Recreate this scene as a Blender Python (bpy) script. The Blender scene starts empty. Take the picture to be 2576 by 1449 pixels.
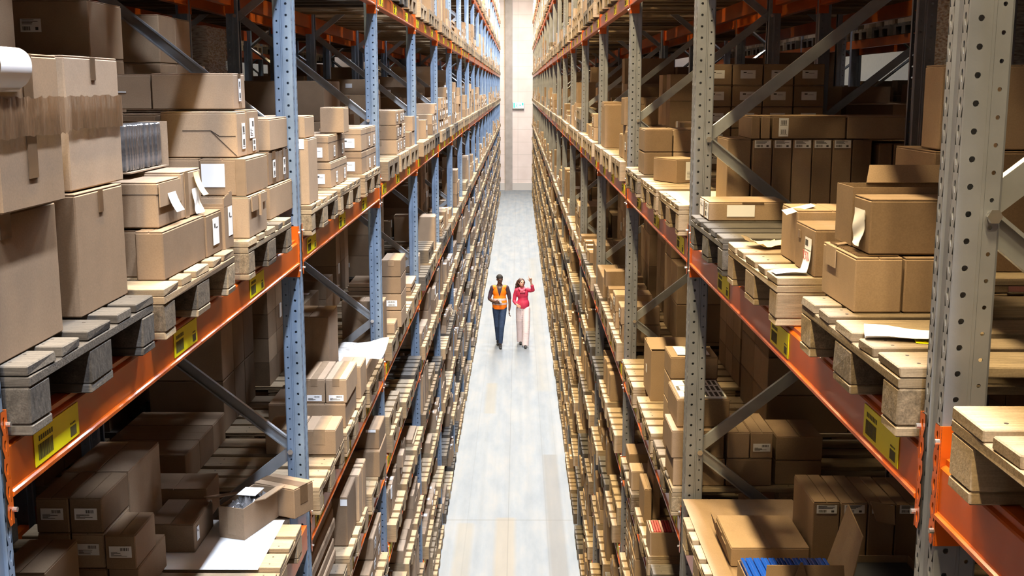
import bpy, bmesh, math, random
from mathutils import Vector, Matrix
random.seed(11)
R = random.random
C = bpy.context.scene.collection
scene = bpy.context.scene

# ------------------------------------------------------------------ measures
CAM_H = 5.86
PITCH = math.atan(502.5 / 2903)
YAW = math.atan(16 * math.cos(PITCH) / 2903)
FACE = {-1: 1.02, 1: 0.80}                 # distance of the rack face from the camera's line
POST_Y = [-4.12, -0.98, 2.155] + [5.345 + 3.14 * k for k in range(20)]   # index 2 = first upright in view
LEVELS = [0.0, 0.82, 1.56, 2.30, 3.04, 3.78, 5.17, 6.56, 7.95, 9.34]     # tops of the beams (0 = floor)
TOPZ = 10.45
DEPTH = 1.07
PAL_H = 0.144
BEAM_H = 0.12
END_Y = 67.4
SLOT = {-1: (0.073, 0.965, 1.975), 1: (0.073, 1.165, 2.075)}   # pallet starts after the upright, first bay
ORD = ["first", "second", "third", "fourth", "fifth", "sixth", "seventh", "eighth", "ninth", "tenth", "eleventh", "twelfth",
       "thirteenth", "fourteenth", "fifteenth", "sixteenth", "seventeenth", "eighteenth", "nineteenth", "twentieth",
       "twenty-first", "twenty-second", "twenty-third"]

def bay_word(i):
    return "nearest" if i <= 1 else ORD[i - 2]
def level_word(l):
    return "floor level" if l == 0 else ORD[l - 1] + " shelf"
def side_word(s):
    return "left" if s < 0 else "right"

cF = Vector((-math.sin(YAW) * math.cos(PITCH), math.cos(YAW) * math.cos(PITCH), -math.sin(PITCH)))
cR = Vector((math.cos(YAW), math.sin(YAW), 0))
cU = cR.cross(cF)
def apparent(x, y, z, size, weight=1.0):
    """how large a thing shows in the photo's view: used only to rank which repeats become objects of their own"""
    p = Vector((x, y, z - CAM_H)); d = p.dot(cF)
    if d < 0.9: return 0.0
    u = p.dot(cR) / d; v = p.dot(cU) / d; m = size / d * 0.5
    if abs(u) - m > 0.444 or abs(v) - m > 0.25: return 0.0
    return weight * size * size / (d * d)

# ------------------------------------------------------------------ materials
def new_mat(name):
    m = bpy.data.materials.new(name); m.use_nodes = True
    nt = m.node_tree; b = nt.nodes["Principled BSDF"]
    return m, nt, b
def node(nt, kind, **kw):
    n = nt.nodes.new(kind)
    for k, v in kw.items():
        if k in n.inputs: n.inputs[k].default_value = v
        else: setattr(n, k, v)
    return n
def link(nt, a, b): nt.links.new(a, b)
def ramp(nt, fac, stops):
    r = nt.nodes.new("ShaderNodeValToRGB")
    els = r.color_ramp.elements
    while len(els) < len(stops): els.new(0.5)
    for e, (p, c) in zip(els, stops):
        e.position = p; e.color = (*c, 1)
    link(nt, fac, r.inputs[0]); return r
def plain(name, col, rough=0.6, metal=0.0, coat=0.0, bump=0.0, bscale=200, noise=0.0, nscale=8):
    m, nt, b = new_mat(name)
    b.inputs["Base Color"].default_value = (*col, 1)
    b.inputs["Roughness"].default_value = rough; b.inputs["Metallic"].default_value = metal
    b.inputs["Coat Weight"].default_value = coat
    tc = node(nt, "ShaderNodeTexCoord")
    if noise:
        n = node(nt, "ShaderNodeTexNoise", Scale=nscale, Detail=5.0); link(nt, tc.outputs["Object"], n.inputs["Vector"])
        r = ramp(nt, n.outputs["Fac"], [(0.3, tuple(c * (1 - noise) for c in col)), (0.7, tuple(min(1, c * (1 + noise)) for c in col))])
        link(nt, r.outputs[0], b.inputs["Base Color"])
    if bump:
        n2 = node(nt, "ShaderNodeTexNoise", Scale=bscale, Detail=3.0); link(nt, tc.outputs["Object"], n2.inputs["Vector"])
        bp = node(nt, "ShaderNodeBump", Strength=bump, Distance=0.002); link(nt, n2.outputs["Fac"], bp.inputs["Height"])
        link(nt, bp.outputs[0], b.inputs["Normal"])
    return m

def toned(name, stops, rough=0.75, per_face=False, grain=None, gamt=0.25, speck=0.12, bump=0.15):
    """a material whose shade differs from thing to thing"""
    m, nt, b = new_mat(name)
    b.inputs["Roughness"].default_value = rough
    b.inputs["Specular IOR Level"].default_value = 0.25
    if per_face:
        src = node(nt, "ShaderNodeAttribute", attribute_name="tone").outputs["Fac"]
    else:
        src = node(nt, "ShaderNodeObjectInfo").outputs["Random"]
    r = ramp(nt, src, stops)
    tc = node(nt, "ShaderNodeTexCoord")
    mp = node(nt, "ShaderNodeMapping"); link(nt, tc.outputs["Object"], mp.inputs["Vector"])
    mp.inputs["Scale"].default_value = grain or (1, 1, 1)
    n = node(nt, "ShaderNodeTexNoise", Scale=9.0, Detail=6.0, Roughness=0.6); link(nt, mp.outputs[0], n.inputs["Vector"])
    n2 = node(nt, "ShaderNodeTexNoise", Scale=260.0, Detail=2.0); link(nt, tc.outputs["Object"], n2.inputs["Vector"])
    mr = node(nt, "ShaderNodeMapRange"); mr.inputs["From Min"].default_value = 0.3; mr.inputs["From Max"].default_value = 0.7
    mr.inputs["To Min"].default_value = 1 - gamt; mr.inputs["To Max"].default_value = 1 + gamt * 0.4
    link(nt, n.outputs["Fac"], mr.inputs["Value"])
    mr2 = node(nt, "ShaderNodeMapRange"); mr2.inputs["From Min"].default_value = 0.3; mr2.inputs["From Max"].default_value = 0.7
    mr2.inputs["To Min"].default_value = 1 - speck; mr2.inputs["To Max"].default_value = 1 + speck * 0.5
    link(nt, n2.outputs["Fac"], mr2.inputs["Value"])
    mu = node(nt, "ShaderNodeMath", operation="MULTIPLY"); link(nt, mr.outputs[0], mu.inputs[0]); link(nt, mr2.outputs[0], mu.inputs[1])
    vm = node(nt, "ShaderNodeVectorMath", operation="SCALE"); link(nt, r.outputs[0], vm.inputs[0]); link(nt, mu.outputs[0], vm.inputs["Scale"])
    link(nt, vm.outputs[0], b.inputs["Base Color"])
    if bump:
        bp = node(nt, "ShaderNodeBump", Strength=bump, Distance=0.002); link(nt, n.outputs["Fac"], bp.inputs["Height"])
        link(nt, bp.outputs[0], b.inputs["Normal"])
    return m

CARD = [(0.0, (0.20, 0.133, 0.083)), (0.35, (0.27, 0.183, 0.115)), (0.7, (0.335, 0.233, 0.15)), (1.0, (0.38, 0.272, 0.185))]
WOODF = [(0.0, (0.235, 0.165, 0.10)), (0.5, (0.30, 0.22, 0.138)), (1.0, (0.36, 0.275, 0.18))]
WOODO = [(0.0, (0.05, 0.042, 0.036)), (0.5, (0.085, 0.073, 0.063)), (1.0, (0.125, 0.108, 0.092))]
WOODM = [(0.0, (0.09, 0.072, 0.055)), (0.4, (0.17, 0.127, 0.085)), (1.0, (0.31, 0.235, 0.15))]
M = {}
M["card"] = toned("cardboard", CARD, 0.8, gamt=0.10, speck=0.10, bump=0.1)
M["card_all"] = toned("cardboard_shades", CARD, 0.8, per_face=True, gamt=0.12)
M["wood"] = toned("pallet_wood_fresh", WOODF, 0.75, grain=(1.2, 14, 14), gamt=0.3, bump=0.35)
M["wood_old"] = toned("pallet_wood_grey", WOODO, 0.85, grain=(1.2, 16, 16), gamt=0.45, bump=0.6)
M["wood_mid"] = toned("pallet_wood_used", WOODM, 0.8, grain=(1.2, 14, 14), gamt=0.35, bump=0.45)
M["wood_all"] = toned("pallet_wood_shades", WOODM, 0.8, per_face=True, grain=(1.2, 14, 14), gamt=0.3)
M["chip"] = toned("chipboard_block", WOODM, 0.9, grain=(6, 6, 6), gamt=0.45, speck=0.3, bump=0.8)
M["chip_old"] = toned("grey_block", WOODO, 0.9, grain=(3, 10, 4), gamt=0.5, speck=0.3, bump=0.8)
M["post_left"] = plain("blue_grey_painted_steel", (0.20, 0.27, 0.38), 0.36, metal=0.25, noise=0.14, nscale=7, bump=0.1)
M["post_right"] = plain("grey_galvanised_steel", (0.25, 0.265, 0.31), 0.38, metal=0.35, noise=0.14, nscale=7, bump=0.1)
M["brace"] = plain("galvanised_brace_steel", (0.36, 0.38, 0.41), 0.35, metal=0.6, noise=0.15, nscale=9)
M["orange"] = plain("orange_beam_paint", (0.55, 0.095, 0.006), 0.30, coat=0.15, noise=0.10, nscale=5, bump=0.06, bscale=60)
M["zinc"] = plain("zinc_bolt", (0.7, 0.7, 0.7), 0.25, metal=0.9)
M["yellow"] = plain("yellow_location_card", (1.0, 0.88, 0.0), 0.5, noise=0.05)
M["ink"] = plain("printing_ink", (0.055, 0.05, 0.045), 0.7)
M["ink_olive"] = plain("ink_on_yellow", (0.10, 0.085, 0.02), 0.7)
M["paper"] = plain("white_paper", (0.80, 0.80, 0.82), 0.65, noise=0.04)
M["paper_warm"] = plain("cream_paper", (0.80, 0.66, 0.40), 0.7, noise=0.05)
M["tape"] = plain("brown_packing_tape", (0.115, 0.072, 0.042), 0.28, coat=0.2, noise=0.15, nscale=30)
M["tape_pale"] = plain("tan_packing_tape", (0.24, 0.165, 0.105), 0.3, coat=0.15, noise=0.1, nscale=30)
M["dark"] = plain("dark_slot", (0.03, 0.02, 0.015), 0.9)
M["blue"] = plain("blue_plastic", (0.01, 0.09, 0.62), 0.22, coat=0.3)
M["silver"] = plain("shiny_grey_wrap", (0.17, 0.165, 0.17), 0.25, metal=0.4, noise=0.75, nscale=25)
M["red"] = plain("red_paper", (0.45, 0.03, 0.035), 0.5)
M["pink"] = plain("pink_paper", (0.65, 0.40, 0.36), 0.6)
M["charcoal"] = plain("charcoal_trays", (0.03, 0.035, 0.05), 0.5)

def film(name, col, alpha, rough=0.18, stretch=(1, 1, 5)):
    m, nt, b = new_mat(name)
    b.inputs["Base Color"].default_value = (*col, 1); b.inputs["Roughness"].default_value = rough
    tc = node(nt, "ShaderNodeTexCoord"); n = node(nt, "ShaderNodeTexNoise", Scale=22.0, Detail=4.0)
    mp = node(nt, "ShaderNodeMapping"); mp.inputs["Scale"].default_value = stretch
    link(nt, tc.outputs["Object"], mp.inputs["Vector"]); link(nt, mp.outputs[0], n.inputs["Vector"])
    mr = node(nt, "ShaderNodeMapRange"); mr.inputs["From Min"].default_value = 0.35; mr.inputs["From Max"].default_value = 0.65
    mr.inputs["To Min"].default_value = max(0, alpha - 0.22); mr.inputs["To Max"].default_value = min(1, alpha + 0.22)
    link(nt, n.outputs["Fac"], mr.inputs["Value"]); link(nt, mr.outputs[0], b.inputs["Alpha"])
    bp = node(nt, "ShaderNodeBump", Strength=0.5, Distance=0.006); link(nt, n.outputs["Fac"], bp.inputs["Height"])
    link(nt, bp.outputs[0], b.inputs["Normal"])
    return m
M["film"] = film("clear_stretch_film", (0.75, 0.74, 0.72), 0.5)
M["film_brown"] = film("brown_tape_film", (0.15, 0.085, 0.045), 0.93, 0.34, (3, 3, .7))

# ------------------------------------------------------------------ mesh building
class MB:
    def __init__(s): s.v = []; s.f = []; s.m = []; s.t = []
    def poly(s, pts, mi=0, tone=0.5):
        b = len(s.v); s.v += [tuple(p) for p in pts]; s.f.append(tuple(range(b, b + len(pts)))); s.m.append(mi); s.t.append(tone)
    def hexa(s, p, mi=0, tone=0.5):
        b = len(s.v); s.v += [tuple(q) for q in p]
        for q in ((0, 3, 2, 1), (4, 5, 6, 7), (0, 1, 5, 4), (1, 2, 6, 5), (2, 3, 7, 6), (3, 0, 4, 7)):
            s.f.append(tuple(b + i for i in q)); s.m.append(mi); s.t.append(tone)
    def box(s, x0, x1, y0, y1, z0, z1, mi=0, tone=0.5):
        s.hexa([(x0, y0, z0), (x1, y0, z0), (x1, y1, z0), (x0, y1, z0), (x0, y0, z1), (x1, y0, z1), (x1, y1, z1), (x0, y1, z1)], mi, tone)
    def rbox(s, cx, cy, z0, dx, dy, h, rot, mi=0, tone=0.5):
        c, n = math.cos(rot), math.sin(rot)
        q = [(cx + c * a - n * b, cy + n * a + c * b) for a, b in ((-dx / 2, -dy / 2), (dx / 2, -dy / 2), (dx / 2, dy / 2), (-dx / 2, dy / 2))]
        s.hexa([(*p, z0) for p in q] + [(*p, z0 + h) for p in q], mi, tone)
    def cbox(s, x0, x1, y0, y1, z0, z1, c=0.003, mi=0, tone=0.5, jit=0.0):
        """box with chamfered edges"""
        b = len(s.v)
        X = (x0, x1); Y = (y0, y1); Z = (z0, z1)
        idx = {}
        for i in (0, 1):
            for j in (0, 1):
                for k in (0, 1):
                    sx, sy, sz = (1, -1)[i], (1, -1)[j], (1, -1)[k]
                    jx, jy, jz = ((R() - .5) * jit, (R() - .5) * jit, (R() - .5) * jit * .5)
                    for a in range(3):
                        p = [X[i] + sx * c + jx, Y[j] + sy * c + jy, Z[k] + sz * c + jz]
                        p[a] = (X[i] + jx, Y[j] + jy, Z[k] + jz)[a]
                        idx[(i, j, k, a)] = len(s.v); s.v.append(tuple(p))
        def F(l): s.f.append(tuple(l)); s.m.append(mi); s.t.append(tone)
        for i in (0, 1):
            q = [idx[(i, 0, 0, 0)], idx[(i, 1, 0, 0)], idx[(i, 1, 1, 0)], idx[(i, 0, 1, 0)]]; F(q if i else q[::-1])
            q = [idx[(0, i, 0, 1)], idx[(1, i, 0, 1)], idx[(1, i, 1, 1)], idx[(0, i, 1, 1)]]; F(q[::-1] if i else q)
            q = [idx[(0, 0, i, 2)], idx[(1, 0, i, 2)], idx[(1, 1, i, 2)], idx[(0, 1, i, 2)]]; F(q if i else q[::-1])
        for i in (0, 1):
            for j in (0, 1):
                q = [idx[(i, j, 0, 0)], idx[(i, j, 1, 0)], idx[(i, j, 1, 1)], idx[(i, j, 0, 1)]]; F(q)
                q = [idx[(i, 0, j, 0)], idx[(i, 1, j, 0)], idx[(i, 1, j, 2)], idx[(i, 0, j, 2)]]; F(q)
                q = [idx[(0, i, j, 1)], idx[(1, i, j, 1)], idx[(1, i, j, 2)], idx[(0, i, j, 2)]]; F(q)
        for i in (0, 1):
            for j in (0, 1):
                for k in (0, 1): F([idx[(i, j, k, 0)], idx[(i, j, k, 1)], idx[(i, j, k, 2)]])
    def tube(s, a, b, r, n=8, mi=0, r2=None):
        a, b = Vector(a), Vector(b); d = (b - a).normalized()
        u = d.cross(Vector((0, 0, 1)) if abs(d.z) < .9 else Vector((1, 0, 0))).normalized(); w = d.cross(u)
        r2 = r if r2 is None else r2; k = len(s.v)
        for p, q in ((a, r), (b, r2)):
            for i in range(n):
                t = 2 * math.pi * i / n; s.v.append(tuple(p + u * q * math.cos(t) + w * q * math.sin(t)))
        for i in range(n):
            j = (i + 1) % n; s.f.append((k + i, k + j, k + n + j, k + n + i)); s.m.append(mi); s.t.append(.5)
        s.f.append(tuple(k + i for i in range(n))[::-1]); s.f.append(tuple(k + n + i for i in range(n))); s.m += [mi, mi]; s.t += [.5, .5]
    def mesh(s, name, mats, tone=False, fix=False):
        me = bpy.data.meshes.new(name); me.from_pydata(s.v, [], s.f)
        me.polygons.foreach_set("material_index", s.m)
        for m in mats: me.materials.append(m)
        if tone:
            at = me.attributes.new("tone", "FLOAT", "FACE"); at.data.foreach_set("value", s.t)
        if fix:
            bm = bmesh.new(); bm.from_mesh(me); bmesh.ops.recalc_face_normals(bm, faces=bm.faces); bm.to_mesh(me); bm.free()
        me.update(); return me

def link_obj(name, me, parent=None, loc=(0, 0, 0), rot=(0, 0, 0)):
    o = bpy.data.objects.new(name, me); C.objects.link(o); o.location = loc; o.rotation_euler = rot
    if parent: o.parent = parent
    return o
def tag(o, label, cat, group=None, kind=None):
    o["label"] = label
    if cat: o["category"] = cat
    if group: o["group"] = group
    if kind: o["kind"] = kind
    return o
def thing(name, label, cat, loc=(0, 0, 0), rz=0.0, group=None):
    return tag(link_obj(name, None, None, loc, (0, 0, rz)), label, cat, group)
def structure(name, mb, mats, loc=(0, 0, 0)):
    o = link_obj(name, mb.mesh(name, mats, fix=True), None, loc); o["kind"] = "structure"; return o
def smooth(me):
    for p in me.polygons: p.use_smooth = True

# ------------------------------------------------------------------ labels, sheets, tape
def label_mesh(w, h, style=0, seed=1, paper=None):
    """printed sticker facing -Y, centred; style 0 bars + lines, 1 blank, 2 bars right, 3 window frame"""
    rr = random.Random(seed); b = MB(); t = .0009
    b.box(-w / 2, w / 2, -t, 0, -h / 2, h / 2, 0)
    def bar(x0, x1, z0, z1): b.box(x0, x1, -t - .0003, -t, z0, z1, 1)
    def code(x0, x1, z0, z1):
        x = x0
        while x < x1 - .001:
            q = rr.choice((.0012, .002, .003)); bar(x, min(x1, x + q), z0, z1); x += q + rr.choice((.0012, .002))
    if style == 0:
        code(-w * .4, -w * .02, -h * .38, -h * .08)
        for k in range(4): bar(-w * .42, w * (.0 + .4 * rr.random()), h * (.38 - .1 * k), h * (.38 - .1 * k) + .0022)
        bar(w * .22, w * .36, -h * .36, -h * .12)
    elif style == 2:
        code(w * .0, w * .38, h * .08, h * .36)
        for k in range(5): bar(-w * .42, w * (-.3 + .6 * rr.random()), -h * .06 - h * .08 * k, -h * .06 - h * .08 * k + .0018)
    elif style == 3:
        for k in range(2):
            bar(-w * .36, w * .36, h * (.08 if k else -.42), h * (.08 if k else -.42) + .002); code(-w * .3, w * .3, h * (.14 if k else -.36), h * (.38 if k else -.12))
    elif style == 4:
        bar(-w * .3, -w * .1, h * .15, h * .3); bar(-w * .05, w * .3, h * .12, h * .16)
    return b.mesh("label_print", [paper or M["paper"], M["ink"]])
LABELS = {}
def get_label(w, h, style, k=0):
    key = (round(w, 3), round(h, 3), style, k)
    if key not in LABELS: LABELS[key] = label_mesh(w, h, style, k + 3)
    return LABELS[key]
def sheet_mesh(w, h, bend=0.05, twist=0.0, mat="paper", wave=0.0, nx=6, nz=12, seed=1):
    """sheet of paper hanging from its top edge and curling away from -Y"""
    rr = random.Random(seed); b = MB(); g = []
    for j in range(nz + 1):
        t = j / nz
        for i in range(nx + 1):
            u = i / nx - .5
            g.append((u * w + twist * t * h, -bend * t * t - wave * math.sin(t * 7 + u * 3) * t - .001, -h * t + bend * t * t * .4))
    k = len(g)
    for d in (0, .0007): b.v += [(x, y + d, z) for x, y, z in g]
    for j in range(nz):
        for i in range(nx):
            a = j * (nx + 1) + i; q = (a, a + 1, a + nx + 2, a + nx + 1)
            b.f.append(q[::-1]); b.f.append(tuple(k + m for m in q)); b.m += [0, 0]; b.t += [.5, .5]
    me = b.mesh("paper_sheet", [M[mat]]); smooth(me); return me

# ------------------------------------------------------------------ boxes
BOXES = {}
def box_mesh(dx, dy, h, seam="y", lidline=False):
    key = (round(dx, 3), round(dy, 3), round(h, 3), seam, lidline)
    if key in BOXES: return BOXES[key]
    b = MB(); dx -= .003; dy -= .003; h -= .0025; c = .0035; ft = .004
    b.cbox(-dx / 2, dx / 2, -dy / 2, dy / 2, 0, h - ft, c)
    g = .0012; e = .0015                                # the two top flaps with the slit between them
    if seam == "y":
        b.cbox(-dx / 2 + e, -g, -dy / 2 + e, dy / 2 - e, h - ft, h, .0012); b.cbox(g, dx / 2 - e, -dy / 2 + e, dy / 2 - e, h - ft, h, .0012)
    else:
        b.cbox(-dx / 2 + e, dx / 2 - e, -dy / 2 + e, -g, h - ft, h, .0012); b.cbox(-dx / 2 + e, dx / 2 - e, g, dy / 2 - e, h - ft, h, .0012)
    if lidline:
        z = h * .72
        b.box(-dx / 2 - .0006, dx / 2 + .0006, -dy / 2 - .0006, dy / 2 + .0006, z, z + .0022, 1)
    BOXES[key] = b.mesh("box_shell", [M["card"], M["dark"]], fix=True); return BOXES[key]
TAPES = {}
def tape_mesh(dx, dy, h, seam="y", wid=.045, drop=.05, mat="tape_pale"):
    key = (round(dx, 3), round(dy, 3), round(h, 3), seam, wid, drop, mat)
    if key in TAPES: return TAPES[key]
    b = MB(); e = .0006; w = wid / 2; drop = min(drop, h * .6)
    if seam == "y":
        b.box(-w, w, -dy / 2 - e, dy / 2 + e, h - .0022, h - .0014)
        for s in (-1, 1): b.box(-w, w, *sorted((s * (dy / 2 - .0014), s * (dy / 2 + e))), h - drop, h - .0014)
    else:
        b.box(-dx / 2 - e, dx / 2 + e, -w, w, h - .0022, h - .0014)
        for s in (-1, 1): b.box(*sorted((s * (dx / 2 - .0014), s * (dx / 2 + e))), -w, w, h - drop, h - .0014)
    TAPES[key] = b.mesh("tape_strip", [M[mat]]); return TAPES[key]

def make_box(name, label, cx, cy, z, dx, dy, h, rot=0, seam="y", tape=True, tmat="tape_pale", group=None, lidline=False, cat="box", wid=.045, drop=.05):
    o = link_obj(name, box_mesh(dx, dy, h, seam, lidline), None, (cx, cy, z + .0012), (0, 0, rot))
    tag(o, label, cat, group)
    if tape: link_obj("packing_tape", tape_mesh(dx, dy, h, seam, wid, drop, tmat), o)
    return o
def put_label(o, face, a, z, w, h, style, dims, side, k=0, tilt=0.0, name="shipping_label"):
    """face 'near' (towards -Y) or 'aisle'; a = offset along the face, z = centre height"""
    dx, dy = dims
    if face == "near": return link_obj(name, get_label(w, h, style, k), o, (a, -dy / 2 - .0004, z), (0, tilt, 0))
    x = -side * (dx / 2 + .0004)
    return link_obj(name, get_label(w, h, style, k), o, (x, a, z), (0, 0, -side * math.pi / 2)) if not tilt else \
        link_obj(name, get_label(w, h, style, k), o, (x, a, z), Matrix.Rotation(-side * math.pi / 2, 3, 'Z').to_4x4().to_3x3().to_euler() if False else (0, 0, -side * math.pi / 2))

def open_box_mesh(dx, dy, h, t=.004):
    b = MB(); x, y = dx / 2, dy / 2
    b.box(-x, x, -y, y, 0, t)
    b.box(-x, -x + t, -y, y, t, h); b.box(x - t, x, -y, y, t, h); b.box(-x + t, x - t, -y, -y + t, t, h); b.box(-x + t, x - t, y - t, y, t, h)
    return b.mesh("open_box_shell", [M["card"], M["dark"]])
def flap_mesh(w, l, t=.004):
    """flap hinged along X at the origin, reaching out towards +Y"""
    b = MB(); b.hexa([(-w / 2, 0, 0), (w / 2, 0, 0), (w / 2 - .012, l, 0), (-w / 2 + .012, l, 0), (-w / 2, 0, t), (w / 2, 0, t), (w / 2 - .012, l, t), (-w / 2 + .012, l, t)])
    return b.mesh("box_flap", [M["card"]])

# ------------------------------------------------------------------ pallets
BW = [(-.40, .14), (-.225, .10), (-.0725, .145), (.125, .10), (.26, .14)]
BLK = [(-.40, .10), (-.0725, .145), (.30, .10)]
def pallet_parts(seed, wm, cm):
    rr = random.Random(seed); st = random.getstate(); random.seed(seed); out = []
    for y, w in BW:
        b = MB(); b.cbox(-.6, .6, y, y + w, .122, .144, .0025, jit=.004)
        for x in (-.55, -.02, .54):                      # nail heads
            for q in (.25, .75): b.tube((x, y + w * q, .1438), (x, y + w * q, .1444), .004, 6, 1)
        out.append(("deck_board", b.mesh("deck_board", [wm, M["dark"]])))
    for x in (-.6, -.0725, .455):
        b = MB(); b.cbox(x, x + .145, -.4, .4, .100, .1215, .002, jit=.003); out.append(("stringer_board", b.mesh("stringer_board", [wm])))
    for x in (-.6, -.0725, .455):
        for y, w in BLK:
            b = MB(); b.cbox(x, x + .145, y, y + w, .022, .0995, .004, jit=.003); out.append(("block", b.mesh("pallet_block", [cm])))
    for y, w in BLK:
        b = MB(); b.cbox(-.6, .6, y, y + w, 0, .0215, .003, jit=.003); out.append(("bottom_board", b.mesh("bottom_board", [wm])))
    random.setstate(st); return out
def pallet_boxes(b, cx, cy, z, rot=0, mi=0, tone=.5):
    def q(x0, x1, y0, y1, z0, z1, t):
        b.rbox(cx + (x0 + x1) / 2 * math.cos(rot) - (y0 + y1) / 2 * math.sin(rot), cy + (y0 + y1) / 2 * math.cos(rot) + (x0 + x1) / 2 * math.sin(rot), z + z0, x1 - x0, y1 - y0, z1 - z0, rot, mi, t)
    for y, w in BW: q(-.6, .6, y, y + w, .122, .144, min(1, max(0, tone + (R() - .5) * .25)))
    for x in (-.6, .455): q(x, x + .145, -.4, .4, .1, .122, tone)
    for x in (-.6, .455):
        for y, w in BLK: q(x, x + .145, y, y + w, .022, .1, tone * .8)
    for y, w in BLK: q(-.6, .6, y, y + w, 0, .022, tone)
PTEMPL = []
for i, (wm, cm) in enumerate([("wood", "wood"), ("wood_old", "chip_old"), ("wood_mid", "chip"), ("wood", "chip")]):
    PTEMPL.append(pallet_parts(50 + i, M[wm], M[cm]))
PSINGLE = []
for i, wm in enumerate(["wood", "wood_old", "wood_mid", "wood"]):
    b = MB(); pallet_boxes(b, 0, 0, 0); PSINGLE.append(b.mesh("pallet_single", [M[wm]]))
PTONE = ["pale new", "weathered grey", "used brown", "pale chip-block"]

# ------------------------------------------------------------------ records gathered first, then built by how large they show
pallets, boxes, beams = [], [], []
HERO = {}            # (row, side, bay, level) -> slots whose load is built by hand
def add_pallet(row, s, bay, lv, slot, ax0, y0, z, kind, rot=0.0, load="", weight=1.0, stack=""):
    cx = s * (ax0 + .6)
    sc = apparent(s * (ax0 + .1), y0 + .4, z + .07, 1.0, weight)
    pallets.append(dict(row=row, s=s, bay=bay, lv=lv, slot=slot, cx=cx, cy=y0 + .4, z=z, kind=kind, rot=rot, load=load, sc=sc, stack=stack))
def add_box(row, s, bay, lv, slot, ax0, y0, z, dep, ln, h, where, weight=1.0, rot=0.0, lab=0, tape=1, tone=None):
    x = s * (ax0 + dep / 2); y = y0 + ln / 2
    sz = (dep * ln * h) ** (1 / 3.)
    sc = apparent(x, y, z + h / 2, sz, weight)
    boxes.append(dict(row=row, s=s, bay=bay, lv=lv, slot=slot, x=x, y=y, z=z, dx=dep, dy=ln, h=h, rot=rot, where=where, sc=sc, lab=lab, tape=tape, tone=R() if tone is None else tone))

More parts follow.
